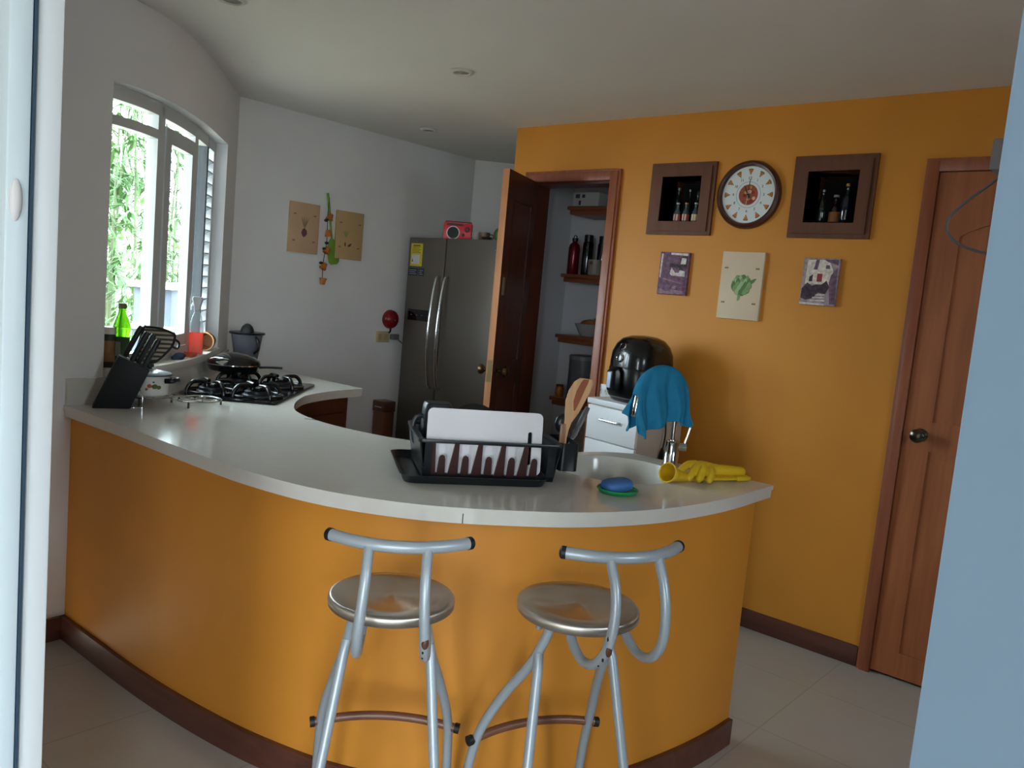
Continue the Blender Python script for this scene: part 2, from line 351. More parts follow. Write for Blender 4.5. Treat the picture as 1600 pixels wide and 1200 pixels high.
# ------------------------------------------------------------------ bar wall and its baseboard
BW = crom([Vector(p) for p in ((-3.04, 1.165), (-2.79, 1.172), (-2.5, 1.182), (-2.25, 1.203), (-2.035, 1.233), (-1.887, 1.264), (-1.72, 1.312), (-1.60, 1.365), (-1.48, 1.44), (-1.375, 1.53), (-1.27, 1.65), (-1.185, 1.785), (-1.118, 1.93), (-1.085, 2.07), (-1.063, 2.2), (-1.05, 2.33), (-1.045, 2.45))], 6)
BWI = offset(BW, -.12)
struct(MB().ribbon(BW, BWI, 0, .82).build('wall_bar', M_ORANGE, ang=30))
struct(MB().ribbon(offset(BW, .016), BW, 0, .085).build('baseboard_bar', M_BASE, ang=30))

# niches: timber lined boxes with moulded frames
M_NICHE = wood('niche_timber', '58301a', '6a3c20', axis=2, rough=.6, coat=0)
M_NICHEIN = wood('niche_lining', '3c2114', '4a2a19', axis=2, rough=.6)
def niche(n, H4, O):
    x0, x1, z0, z1 = H4; g = sgroup('trim_%d' % n); t = .012
    b = MB(); yb = YB+.19
    b.bb(x0-t, x0, YB, yb, z0-t, z1+t).bb(x1, x1+t, YB, yb, z0-t, z1+t).bb(x0, x1, YB, yb, z0-t, z0).bb(x0, x1, YB, yb, z1, z1+t)
    b.build('niche_lining', M_NICHE, g, smooth=False)
    MB().bb(x0-t, x1+t, yb, yb+.01, z0-t, z1+t).build('niche_back', mat('black_backing', '0c0d0e', .8), g, smooth=False)
    X0, X1, Z0, Z1 = O; f = MB()
    for k, (ins, th) in enumerate(((0, .016), (.018, .024), (.048, .018))):
        a0, a1, c0, c1 = X0+ins, X1-ins, Z0+ins, Z1-ins; y0 = YB-th
        P = [(a0, c0), (a1, c0), (a1, c1), (a0, c1)]; Q = [(x0, z0), (x1, z0), (x1, z1), (x0, z1)]
        for i in range(4):
            j = (i+1) % 4
            f.rings([[(P[i][0], y0, P[i][1]), (Q[i][0], y0, Q[i][1]), (Q[i][0], YB, Q[i][1]), (P[i][0], YB, P[i][1])],
                     [(P[j][0], y0, P[j][1]), (Q[j][0], y0, Q[j][1]), (Q[j][0], YB, Q[j][1]), (P[j][0], YB, P[j][1])]])
    f.build('niche_frame', M_NICHE, g, smooth=False)
niche(2, N1, (-2.178, -1.839, 1.738, 2.072)); niche(3, N2, (-1.473, -1.132, 1.737, 2.077))

# pantry door (door_1), open towards the room
def casing(x0, x1, zt, w, g, both=True):
    b = MB()
    for k, (ins, th) in enumerate(((0, .018), (.012, .026), (w*.6, .02))):
        y0 = YB-th; zz = zt-ins
        b.bb(x0+ins, x0+w, y0, YB, 0, zz).bb(x1-w, x1-ins, y0, YB, 0, zz).bb(x0+w, x1-w, y0, YB, zt-w, zz)
    MB().bb(x0+w-.002, x0+w+.012, YB, YB+.12, 0, zt-w).bb(x1-w-.012, x1-w+.002, YB, YB+.12, 0, zt-w).bb(x0+w, x1-w, YB, YB+.12, zt-w-.012, zt-w).build('door_lining', M_DOORDARK, g, smooth=False)  # lining in darkened wood: the doorway's shade is put into its colour
    return b.build('door_casing', M_CASE, g, bevel=.002)
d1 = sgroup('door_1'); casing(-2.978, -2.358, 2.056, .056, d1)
u = Vector((.354, -.935, 0)); nn = Vector((-.935, -.354, 0))
DM = Matrix((( u.x, nn.x, 0, -2.908), (u.y, nn.y, 0, 3.462), (0, 0, 1, .012), (0, 0, 0, 1)))
DL = .437
def leaf(b, L, T, Hh, panels, M=None, e=.008, fr=.012):
    b.bb(0, L, e, T-e, 0, Hh, M)
    xs = sorted({0, L, *[p[0] for p in panels], *[p[1] for p in panels]}); zs = sorted({0, Hh, *[p[2] for p in panels], *[p[3] for p in panels]})
    for a, c in zip(xs, xs[1:]):
        for d, f in zip(zs, zs[1:]):
            if not any(p[0] <= (a+c)/2 <= p[1] and p[2] <= (d+f)/2 <= p[3] for p in panels):
                b.bb(a, c, 0, e, d, f, M).bb(a, c, T-e, T, d, f, M)
    for p in panels: b.bb(p[0]+.022, p[1]-.022, e*.35, T-e*.35, p[2]+.022, p[3]-.022, M)
    return b
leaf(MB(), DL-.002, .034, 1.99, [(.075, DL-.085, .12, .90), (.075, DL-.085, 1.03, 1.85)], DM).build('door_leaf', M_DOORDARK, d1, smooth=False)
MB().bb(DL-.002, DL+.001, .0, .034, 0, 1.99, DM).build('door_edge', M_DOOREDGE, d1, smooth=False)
M_BRONZE = mat('aged_brass', '6e5a3c', .25, .9)
def knob(parent, M, y0, sgn, m=M_BRONZE):
    b = MB(); Q = M @ Matrix.Translation((0, y0, 0)) @ Matrix.Rotation(R(-90*sgn), 4, 'X')
    b.lathe([(.026, 0), (.026, .004), (.018, .008), (.010, .012), (.009, .028), (.020, .036), (.027, .046), (.026, .058), (.016, .064), (0, .065)], 24, Q)
    return b.build('door_knob', m, parent)
KM = DM @ Matrix.Translation((DL-.055, 0, .985))
knob(d1, KM, .034, 1); knob(d1, KM, 0, -1)
MB().bb(DL+.001, DL+.003, .006, .028, .93, 1.04, DM).build('latch_plate', mat('latch_brass', '9c8a66', .3, .8), d1)
MB().bb(DL-.06, DL-.035, -.0015, 0, 1.37, 1.46, DM).build('paper_tag', mat('old_paper', '8d7f6c', .8), d1)

# hall door (door_2)
d2 = sgroup('door_2'); casing(-.952, -.05, 2.047, .05, d2)
D2 = Matrix.Translation((-.900, YB-.012, .014)); L2 = .80
lf = leaf(MB(), L2, .036, 1.98, [(.098, .37, .10, .915), (.43, L2-.098, .10, .915), (.098, .37, 1.03, 1.79), (.43, L2-.098, 1.03, 1.79)], D2, e=.007)
# arched upper panel tops: stepped filler strips that follow a shallow curve
for xa, xb in ((.098, .37), (.43, L2-.098)):
    P = [(xa, 1.79)] + [(xa + (xb-xa)*k/12, 1.79 - .05*(1-math.sin(math.pi*k/12))) for k in range(13)] + [(xb, 1.79)]
    lf.rings([[(x, 0, z) for x, z in P], [(x, .007, z) for x, z in P]], M=D2)
lf.build('door_leaf', M_DOOR, d2, smooth=False)
knob(d2, D2 @ Matrix.Translation((.063, 0, .975)), 0, -1, mat('dark_nickel', '5a544c', .2, .95))

# sliding door at the left edge (door_3)
d3 = sgroup('door_3')
MB().bb(-1.364, -1.304, .438, .4745, 0, H).build('door_jamb', M_PVC, d3, bevel=.003)
sf = MB().bb(-1.372, -1.302, .403, .434, .03, 2.22).bb(-2.16, -2.09, .403, .434, .03, 2.22).bb(-2.09, -1.372, .403, .434, .03, .12).bb(-2.09, -1.372, .403, .434, 2.13, 2.22)
sf.build('sliding_frame', mat('pale_sliding_frame', 'cfdde2', .35), d3, bevel=.004)
MB().bb(-2.095, -1.368, .416, .421, .11, 2.14).build('pane', GLASS, d3)
MB().bb(-1.310, -1.2985, .4342, .4378, 0, H).build('rubber_seal', mat('dark_seal', '2c4152', .6), d3)
MB().sphere((-1.302, .416, 1.452), (.007, .009, .030), 16).build('latch_handle', mat('beige_handle', 'd6d2d2', .4), d3)

# recessed ceiling lights
for k, (x, y, lab) in enumerate(((-2.702, 1.508, 'recessed ceiling spot at the top edge, nearest the curved window wall'), (-2.563, 2.488, 'recessed ceiling spot in the middle, between window wall and ochre wall'), (-3.645, 3.308, 'small recessed ceiling spot farthest away, above the fridge alcove'))):
    t = thing('ceiling_light', lab, 'light', (x, y, H), group='recessed ceiling spots')
    MB().lathe([(.036, 0), (.050, 0), (.052, -.004), (.046, -.009), (.036, -.010), (.034, -.004)], 32).build('trim_ring', mat('lamp_ring', 'cfccc6', .4), t)
    MB().lathe([(0, -.002), (.034, -.003), (.030, -.006), (0, -.007)], 24).build('bulb', mat('lamp_bulb', '8c867c', .25), t)

# ================================================================== COUNTERTOP
CZ = .86
outer = [Vector(p) for p in ((-3.045, 1.142), (-2.845, 1.15), (-2.597, 1.158), (-2.321, 1.160), (-2.096, 1.163), (-1.915, 1.172), (-1.725, 1.202), (-1.576, 1.252), (-1.433, 1.335), (-1.336, 1.421), (-1.257, 1.511), (-1.177, 1.617), (-1.11, 1.741), (-1.055, 1.9), (-1.027, 2.063), (-1.014, 2.232), (-1.018, 2.50))]
outer = crom(outer, 6)
inner = crom([Vector(p) for p in ((-1.53, 2.50), (-1.60, 2.42), (-1.65, 2.30), (-1.70, 2.20), (-1.86, 2.02), (-2.059, 1.875), (-2.259, 1.82), (-2.47, 1.808), (-2.679, 1.852), (-2.834, 1.945), (-2.965, 2.06), (-3.056, 2.168), (-3.13, 2.33), (-3.165, 2.46), (-3.185, 2.581))], 6)
SX, SY, SR = -1.420, 2.205, .205
wallside = [p for p in reversed(WC) if 1.16 < p.y]
def counter_loop(ex):
    o = offset(outer, ex); i = offset(inner, ex)
    return [tuple(p) for p in o] + [tuple(p) for p in i] + [(-4.088, 2.581), (-4.088, 2.37)] + [(p.x+.001, p.y) for p in wallside[1:-1]]
def slab(b, loop, hole, z0, z1, M=None):
    from mathutils.geometry import tessellate_polygon
    L = [[Vector((x, y, 0)) for x, y in loop], [Vector((x, y, 0)) for x, y in hole]]; flat = L[0] + L[1]
    tr = tessellate_polygon(L)
    for z in (z0, z1):
        vs = [b._v((p.x, p.y, z), M) for p in flat]
        for t in tr: b._f([vs[i] for i in t])
    for L in (loop, hole):
        n = len(L)
        for i in range(n):
            (x0, y0), (x1, y1) = L[i], L[(i+1) % n]
            b._f([b._v(p, M) for p in ((x0, y0, z0), (x1, y1, z0), (x1, y1, z1), (x0, y0, z1))])
hole = [(SX + SR*math.cos(2*math.pi*k/48), SY + SR*math.sin(2*math.pi*k/48)) for k in range(48)]
ct = thing('countertop', 'curved white solid-surface countertop running along the bar to the window wall', 'countertop')
cb = MB(); slab(cb, counter_loop(.005), hole, .846, CZ); cb.build('worktop', M_COUNTER, ct, ang=30)
cb = MB(); slab(cb, counter_loop(0), hole, .82, .847); cb.build('edge_band', M_COUNTER, ct, ang=30)
sk = MB().lathe([(SR, CZ-.001), (SR-.004, CZ-.012), (SR-.014, .78), (SR-.03, .725), (SR-.07, .70), (.03, .695), (.028, .692), (0, .692)], 48, c=(SX, SY, 0))
so = sk.build('sink_basin', M_COUNTER, ct, ang=60)
MB().lathe([(0, .6955), (.02, .6955), (.03, .699), (.034, .6965)], 24, c=(SX, SY, 0)).build('drain', M_CHROME, ct)
sp = offset(WC, .016); a, b_ = near(WC, (-3.037, 1.142)), near(WC, (-4.088, 2.355))
MB().ribbon(WC[a:b_], sp[a:b_], CZ, CZ+.095).build('backsplash', M_COUNTER, ct)
jn = MB(); jn.tube([(-1.3348, 1.4202, .8205), (-1.3352, 1.4204, .832), (-1.3344, 1.4198, .8465)], .0011, 6); jn.build('joint_line', mat('joint_dark', '4c4a45', .8), ct)
jn = MB(); jn.tube([(-2.486, 1.813, CZ+.0003), (-2.53, 1.79, CZ+.0003)], .0014, 6); jn.build('joint_line', mat('joint_dark', '4c4a45', .8), ct)

# base cabinet under the cooktop arm (seen through the gap)
bi = offset(inner, -.045)
k0 = near(inner, (-2.679, 1.852))
cabp = [tuple(p) for p in bi[k0:-3]] + [(-3.24, 2.54), (-4.05, 2.54), (-4.05, 2.40)] + [tuple(p) for p in offset(WC, .03)[::-1] if 1.40 < p.y < 2.3]
bc = thing('base_cabinet', 'dark red wooden base cabinet curving under the cooktop arm of the counter', 'cabinet')
MB().prism(cabp, .09, .818).build('cabinet_body', M_DOORDARK, bc, ang=30)
cd = MB(); q = offset(inner, -.044)[k0+4:-4]; q2 = offset(inner, -.028)[k0+4:-4]
cd.ribbon(q, q2, .12, .74); cd.build('cabinet_door', M_DOORDARK, bc, ang=30)
MB().sphere((-2.73, 1.925, .71), .012).build('knob', M_CHROME, bc)

# ================================================================== BAR STOOLS
M_CAP = mat('black_rubber', '15171a', .5)
M_RUST = mat('bare_brown_steel', '5d3c2c', .45, .3)
M_SEAT = seat_steel()
def stool(label, loc, bdir, bx, fx, worn):
    rz = math.atan2(bdir[0], -bdir[1])           # local -y is the back
    t = thing('bar_stool', label, 'stool', (loc[0], loc[1], 0), rz, 'bar stools at the curved counter')
    SZ = .71; rs = .1385
    MB().lathe([(0, SZ-.004), (.095, SZ-.003), (.105, SZ+.0005), (rs-.008, SZ), (rs-.003, SZ-.002), (rs, SZ-.006), (rs, SZ-.022), (rs-.003, SZ-.025), (rs-.006, SZ-.022), (.06, SZ-.020), (0, SZ-.020)], 64).build('seat', M_SEAT, t, ang=50)
    pts = crom([(x + bx, -.172 + .055*(abs(x)/.142)**2 - .008, .872) for x in (-.142, -.10, -.05, 0, .05, .10, .142)], 6)
    hb = MB().tube(pts, .0125, 14).build('back_rail', M_TUBE, t, ang=60)
    for sx in (0, -1):
        e, d = pts[sx], (pts[0]-pts[1] if sx == 0 else pts[-1]-pts[-2]).normalized()
        MB().tube([e - d*.006, e+d*.003, e+d*.006, e+d*.008], [.0135, .0135, .011, .006], 14).build('end_cap', M_CAP, hb)
    for sg in (-1, 1):
        P = [(-.174, .866), (-.202, .82), (-.216, .765), (-.210, .70), (-.178, .652), (-.130, .632), (-.082, .645), (-.050, .672), (-.034, .692)]
        b = MB().tube(crom([(sg*(.058 + .012*max(0, (.8-z)/.17)) + bx, y, z) for y, z in P], 6), .0105, 12).build('back_support', M_TUBE, t, ang=60)
        if sg == worn:                               # paint worn through to brown steel, small black scratches
            MB().sphere((sg*.067 + bx, -.217, .694), (.0075, .0045, .013), 12).build('paint_chip', M_RUST, b)
            for yy, zz in ((-.2185, .720), (-.2065, .672), (-.192, .655)): MB().sphere((sg*.068 + bx - .004, yy+.001, zz), (.0025, .003, .006), 8).build('scratch', M_CAP, b)
        C = [(.072, -.028, .690), (.084, -.012, .63), (.098, .020, .56), (.125, .085, .46), (.150, .140, .35), (.158, .172, .25), (.163, .192, .12), (.166, .200, .012)]
        fl = MB().tube(crom([(sg*x, y, z) for x, y, z in C], 6), .0115, 12).build('front_leg', M_TUBE, t, ang=60)
        MB().cyl((sg*.166, .200, 0), .014, .02, 14).build('foot', M_CAP, fl)
        rl = MB().tube([(sg*.091, -.004, .597), (sg*.095, -.016, .575), (sg*.162, -.132, .012)], .0115, 12).build('rear_leg', M_TUBE, t, ang=60)
        MB().cyl((sg*.163, -.133, 0), .014, .02, 14).build('foot', M_CAP, rl)
    fp = crom([(-.176+fx, .150, .318), (-.09+fx, .166, .328), (fx, .172, .331), (.09, .166, .328), (.178, .150, .318)], 6)
    ft = MB().tube(fp, .0105, 12).build('footrest', wood('brown_rail', '6a4230', '7c5039', axis=0), t, ang=60)
    for e, d in ((fp[0], fp[0]-fp[1]), (fp[-1], fp[-1]-fp[-2])):
        d = d.normalized(); MB().tube([e-d*.008, e+d*.004], .0125, 12).build('end_cap', M_CAP, ft)
    MB().lathe([(.03, .690), (.080, .690), (.080, .680), (.03, .680)], 32).build('seat_plate', M_TUBE, t)
    MB().rod((-.05, .07, .688), (-.055, .075, .62), .008).build('seat_bracket', M_TUBE, t)
    return t
stool('round steel bar stool at left, its curved back rail turned straight to the camera', (-1.300, 1.178), (.71, -.70), .013, 0, 1)
stool('round steel bar stool at right, turned so its looped back tubes show from the side', (-1.016, 1.485), (.905, -.425), .021, .003, -1)

# ================================================================== FRIDGE AND WHAT STANDS ON IT
M_FR = mat('brushed_grey_steel', '6b645d', .38, .45)
fz = 1.70; FY = 3.575
fg = thing('refrigerator', 'tall grey steel side-by-side refrigerator with two long curved handles in the alcove', 'refrigerator', (-3.585, FY, 0))
MB().bb(-.455, .455, .06, .58, .02, fz-.01).build('cabinet_shell', mat('fridge_grey_side', '6d6b68', .5, .2), fg, bevel=.004)
MB().bb(-.455, -.119, 0, .055, .05, fz).build('freezer_door', M_FR, fg, bevel=.008)
MB().bb(-.111, .455, 0, .055, .05, fz).build('fridge_door', M_FR, fg, bevel=.008)
MB().bb(-.12, -.11, .02, .055, .05, fz-.01).build('door_gap', M_BLACK, fg)
for x in (-.148, -.072):
    P = crom([(x, -.004, 1.462), (x, -.035, 1.42), (x, -.066, 1.11), (x, -.035, .80), (x, -.004, .757)], 8)
    MB().tube(P, .009, 10).build('handle', M_CHROME, fg, ang=60)
pn = MB().bb(-.415, -.205, -.002, 0, 1.172, 1.243).build('control_panel', M_BLACKG, fg)
for k in range(4): MB().bb(-.39+.05*k, -.375+.05*k, -.0028, -.002, 1.205, 1.209).build('panel_mark', mat('panel_mark', '5c6670', .5), pn)
st = MB().bb(-.432, -.322, -.0015, 0, 1.518, 1.662).build('energy_label', mat('yellow_label', 'd9c43a', .6), fg)
MB().bb(-.420, -.345, -.002, -.0014, 1.532, 1.590).build('label_panel', mat('label_white', 'd7dadb', .6), st)
for k in range(5): MB().bb(-.418, -.34-.012*(k % 2), -.002, -.0014, 1.603+.009*k, 1.606+.009*k).build('print_line', mat('label_ink', '5a5226', .7), st)
MB().bb(-.412, -.345, -.002, -.0014, 1.646, 1.652).build('print_line', mat('label_dark', '2a2a22', .7), st)
MB().prism([(-.418, 1.545), (-.404, 1.545), (-.411, 1.568)], .0014, .0022, FRONT).build('label_mark', mat('label_red', '8f4030', .7), st)
for x0, x1 in ((-.442, -.357), (-.346, -.296)):
    sb = MB().bb(x0, x1, -.0015, 0, 1.457, 1.505).build('feature_sticker', mat('navy_sticker', '232c3d', .5), fg)
    for k in range(3): MB().bb(x0+.008, x1-.008-.01*(k == 1), -.002, -.0014, 1.466+.012*k, 1.470+.012*k).build('print_line', mat('sticker_ink', '9aa4b0', .6), sb)
MB().bb(.30, .335, -.001, 0, 1.637, 1.642).build('badge', M_STEELW, fg)

M_RED = mat('red_plastic', 'd8293a', .35)
rd = thing('radio', 'small red portable radio with round black speaker on top of the fridge', 'radio', (-3.685, 3.655, fz), R(36))
MB().bb(-.088, .088, -.026, .026, 0, .102).build('case', M_RED, rd, bevel=.005)
MB().lathe([(0, .026), (.036, .026), (.038, .030), (0, .031)], 32, FRONT @ Matrix.Translation((-.026, .040, 0))).build('speaker', M_BLACK, rd)
MB().lathe([(.036, .026), (.0415, .026), (.0415, .032), (.036, .032)], 32, FRONT @ Matrix.Translation((-.026, .040, 0))).build('speaker_ring', mat('pale_ring', 'e5e1e2', .4), rd)
for x, z, r in ((.060, .064, .017), (.036, .030, .010)):
    MB().lathe([(0, .026), (r, .026), (r, .031), (r*.7, .035), (0, .035)], 20, FRONT @ Matrix.Translation((x, z, 0))).build('dial', mat('dark_red_dial', '6d2a30', .4), rd)
MB().bb(-.070, .034, -.0272, -.026, .084, .096).build('tuning_scale', mat('tuning_scale', '4a3034', .3), rd)
MB().tube([(-.082, 0, .098), (-.082, 0, .110), (.082, 0, .110), (.082, 0, .098)], .0035, 8).build('carry_handle', mat('dark_red_handle', '8e2430', .4), rd)
tr_ = MB().bb(-.16, .12, -.05, .05, 0, .012).build('tray', M_BLACK, None, bevel=.003); tr_.location = (-3.86, 3.83, fz); tag(tr_, 'flat black tray lying on the fridge behind the red radio', 'tray')
for (x, y, lab, ca, g) in ((-3.625, 3.74, 'white mug with dark print on the fridge, next to the radio', 'd6d3cc', None), (-3.545, 3.75, 'brown clay mug on the fridge, second from the radio', '6d5a48', None)):
    t = thing('mug', lab, 'mug', (x, y, fz), R(40))
    MB().lathe([(0, 0), (.030, 0), (.033, .006), (.034, .058), (.031, .058), (.029, .008), (0, .006)], 24).build('cup', mat('mug_'+ca, ca, .4), t)
    MB().tube(crom([(.033, 0, .048), (.052, 0, .045), (.055, 0, .028), (.034, 0, .014)], 6), .004, 8).build('handle', mat('mug_'+ca, ca, .4), t)
    if ca[0] == 'd':
        for k in range(3): MB().bb(-.003, .003, -.0355, -.0335, .016+.012*k, .022+.012*k, Matrix.Rotation(R(-40-25*(k-1)), 4, 'Z')).build('print', mat('mug_ink', '4a4440', .6), t)
dk = MB().lathe([(0, 0), (.02, 0), (.036, .026), (.033, .026), (.018, .004), (0, .004)], 28).build('bowl', mat('dark_bowl', '3b2e26', .4)); dk.location = (-3.49, 3.71, fz); tag(dk, 'low dark bowl on the fridge between the mugs and the open pantry door', 'bowl')
gp = thing('fruit', 'green fruit with a short stalk on the fridge beside the pantry door', 'fruit', (-3.418, 3.75, fz))
MB().sphere((0, 0, .045), (.040, .038, .045), 20).build('flesh', mat('green_fruit', '4b6b3a', .5, var=.2, scale=20), gp)
MB().rod((0, 0, .086), (.006, 0, .102), .004).build('stalk', mat('stalk_brown', '4a3a26', .8), gp)

wc = thing('wooden_cabinet', 'small brown wooden cabinet standing against the white wall beside the fridge', 'cabinet', (-4.022, 3.45, 0))
M_BW = wood('brown_cabinet_wood', '5a3420', '74452a', axis=2)
MB().bb(-.050, .050, -.046, .046, 0, .57).build('body', M_BW, wc, bevel=.003)
MB().bb(-.055, .055, -.052, .050, .57, .64).build('lid', wood('dark_lid_wood', '4a2b1c', '5c3723', axis=0), wc, bevel=.006)
MB().bb(-.03, .04, -.055, -.0515, .598, .606).build('pull', M_STEELW, wc)

# ------------------------------------------------------------------ white wall: outlet, red bell, pictures, spatula, pot string
ol = thing('outlet', 'cream double wall outlet on the white wall beside the fridge', 'outlet', (-4.09, 3.447, 1.047), R(90))
MB().bb(-.056, .056, -.008, 0, -.036, .036).build('plate', M_CREAM, ol, bevel=.003)
for x in (-.025, .025): MB().bb(x-.013, x+.013, -.0105, -.007, -.018, .018).build('socket', mat('socket_cream', 'b9a67c', .5), ol)
pg = thing('power_plug', 'grey power plug and cord in the cream outlet beside the fridge', 'plug', (-4.082, 3.53, 1.05), R(90))
MB().bb(-.028, .028, -.035, 0, -.018, .018).build('plug_body', mat('grey_plug', '6d7076', .5), pg, bevel=.006)
MB().tube(crom([(.02, -.02, -.01), (.05, -.02, -.03), (.10, .0, -.05)], 6), .004, 8).build('cord', mat('grey_plug', '6d7076', .5), pg)
rb = thing('wall_bell', 'round dark red dome hanging on the white wall just left of the fridge', 'bell', (-4.09, 3.495, 1.163), R(90))
MB().lathe([(0, -.001), (.058, 0), (.062, .008), (.058, .028), (.042, .046), (.02, .056), (0, .058)], 36, FRONT).build('dome', mat('dark_red_lacquer', '841a1e', .25), rb)
MB().lathe([(0, .056), (.007, .056), (.006, .062), (0, .063)], 12, FRONT).build('centre_screw', M_CHROME, rb)
MB().tube([(.012, -.01, -.055), (.006, -.012, -.082), (-.004, -.012, -.088)], .006, 8).build('hanger', M_BLACK, rb)

def leafshape(L, W, n=8):
    up = [(W/2*math.sin(math.pi*k/n)**.8, L*k/n) for k in range(n+1)]
    return up + [(-x, y) for x, y in reversed(up[1:-1])]
def turn(poly, deg, dx, dy):
    c, s_ = math.cos(R(deg)), math.sin(R(deg)); return [(x*c - y*s_ + dx, x*s_ + y*c + dy) for x, y in poly]
def canvas(label, loc, rz, wd, ht, base, group, tilt=0):
    t = thing('canvas_picture', label, 'picture', loc, rz, group); t.rotation_euler = (0, tilt, rz)
    MB().bb(-wd/2, wd/2, -.018, 0, -ht/2, ht/2).build('canvas', base, t, bevel=.002); return t
def paint(t, name, polys, m, lvl=1):
    b = MB()
    for k, P in enumerate(polys): b.prism(P, .0178, .0183+.0002*lvl+.00001*k, FRONT)
    return b.build(name, m, t, smooth=False)
M_CV = mat('pale_wood_print', 'c7a683', .7, var=.06, scale=6); M_CV2 = mat('pale_straw_print', 'bfa070', .7, var=.06, scale=6); M_CV3 = mat('cream_print', 'd3bfa2', .7, var=.05, scale=5)
M_CORN = mat('print_brown_mark', '7c5a3c', .8)
def corners(t, dx, dz):
    P = []
    for sx in (-1, 1):
        for sz in (-1, 1):
            for k in range(3): P.append([(sx*dx + (k-1)*.006 - .003, sz*dz - .004), (sx*dx + (k-1)*.006 + .002, sz*dz - .003), (sx*dx+(k-1)*.006+.001, sz*dz+.005), (sx*dx+(k-1)*.006-.003, sz*dz+.003)])
    paint(t, 'corner_mark', P, M_CORN)
WX = -4.09
t = canvas('vegetable canvas with a purple onion on the white wall, left of the green spatula', (WX, 2.797, 1.663), R(90), .20, .285, M_CV, 'vegetable canvases')
corners(t, .068, .075)
paint(t, 'onion_bulb', [[(.0, .0), (.016, -.014), (.019, -.032), (.006, -.048), (-.004, -.052), (-.014, -.042), (-.020, -.026), (-.012, -.008)]], mat('onion_purple', '6a4048', .7, var=.25, scale=60))
paint(t, 'onion_leaves', [turn(leafshape(.07, .007), a, 0, -.002) for a in (-24, -10, 6, 20)] + [turn(leafshape(.03, .012), -6, .006, .015)], mat('faded_green_print', '8a8258', .8), 2)
t = canvas('straw-coloured vegetable canvas on the white wall, right of the green spatula', (WX, 3.122, 1.656), R(90), .20, .285, M_CV2, 'vegetable canvases')
corners(t, .07, .072)
paint(t, 'sprig', [turn(leafshape(.05, .007), a, -.028, -.015) for a in (-30, -14, 0, 12, 28)], mat('faded_olive_print', '9b9a55', .8))
paint(t, 'roots', [turn(leafshape(.03, .011), 4, -.030, -.070), turn(leafshape(.03, .014), -62, -.012, -.066), turn(leafshape(.02, .006), -80, .0, -.052)], mat('root_brown', '5d4a26', .8), 2)

M_GRN = mat('green_silicone', '6f9a33', .45)
sp_ = thing('spatula', 'light green kitchen spatula hanging on the white wall between two canvases', 'spatula', (WX, 2.945, 1.885), R(90)); sp_.rotation_euler = (0, R(-11), R(90))
MB().tube([(0, -.014, 0), (0, -.014, -.09), (0, -.012, -.275)], [.007, .008, .006], 10).build('handle', M_GRN, sp_)
MB().rings([[(x*w_, -.016, z) for x in (-1, 1)] + [(x*w_, -.009, z) for x in (1, -1)] for z, w_ in ((-.265, .008), (-.285, .026), (-.32, .038), (-.38, .041), (-.405, .036), (-.418, .022))]).build('blade', M_GRN, sp_, bevel=.002)
ps = thing('pot_garland', 'string of small terracotta flowerpots and green beads hanging beside the green spatula', 'ornament', (WX, 2.955, 1.80), R(90))
MB().tube(crom([(.0, -.02, .06), (-.004, -.02, -.05), (.0, -.02, -.2), (-.016, -.02, -.33), (-.012, -.02, -.44)], 8), .0022, 6).build('cord', mat('dark_string', '2e2a22', .9), ps)
M_TC = mat('orange_terracotta', 'b86a2c', .7, var=.1, scale=30)
for i, (x, z, a) in enumerate(((.010, -.055, 25), (.006, -.150, -12), (.004, -.25, 28), (-.012, -.345, 30), (-.010, -.428, 4))):
    Q = Matrix.Translation((x, -.022, z)) @ Matrix.Rotation(R(a), 4, 'Y') @ Matrix.Rotation(R(180), 4, 'X')
    if i == 4: Q = Matrix.Translation((x, -.022, z)) @ Matrix.Rotation(R(a), 4, 'Y')
    MB().lathe([(0, -.022), (.013, -.022), (.018, .006), (.021, .006), (.021, .016), (.016, .016), (.012, -.018), (0, -.018)], 20, Q).build('pot', M_TC, ps)
for x, z in ((-.014, -.075), (.0, -.205), (-.014, -.24), (-.030, -.325)):
    MB().sphere((x, -.02, z), (.013, .010, .009), 12).build('bead', mat('dark_green_bead', '22331f', .5), ps)

# ------------------------------------------------------------------ ochre wall: prints, clock, outlet
M_PUR = mat('violet_print', '6e5064', .7, var=.5, scale=55); M_PLT = mat('print_white', 'cfc4bd', .75, var=.3, scale=60); M_PDK = mat('print_dark', '43343f', .75, var=.6, scale=70); M_PMD = mat('print_mauve', '8d6f7a', .75, var=.4, scale=60)
t = canvas('violet street-scene print, leftmost of the three on the ochre wall', (-2.003, YB, 1.556), 0, .155, .20, M_PUR, 'small village prints')
paint(t, 'pale_wall', [[(-.072, -.02), (-.066, -.02), (-.060, .092), (-.070, .092)], [(-.02, .088), (.07, .085), (.07, .096), (-.02, .098)], [(.035, .045), (.062, .045), (.065, .072), (.04, .075)], [(-.018, .0), (-.008, -.01), (.062, -.012), (.062, .012), (.035, .018), (.03, .004), (.01, .004), (-.01, .028)]], M_PLT)
paint(t, 'dark_house', [[(-.022, .03), (.072, .026), (.072, .082), (.036, .08), (.03, .045), (-.022, .048)], [(.03, .016), (.05, .016), (.05, .03), (.03, .03)]], M_PDK)
paint(t, 'path', [[(-.075, -.096), (-.06, -.07), (-.03, -.086), (.0, -.075), (.06, -.08), (.06, -.096)], [(-.05, -.022), (-.01, -.03), (.06, -.045), (.06, -.05), (-.015, -.036), (-.05, -.03)], [(.0, -.07), (.02, -.072), (.03, -.055), (.005, -.058)]], M_PMD, 2)
t = canvas('cream canvas with a green artichoke, middle picture under the clock', (-1.657, YB, 1.519), 0, .20, .30, M_CV3, 'vegetable canvases')
corners(t, .074, .077)
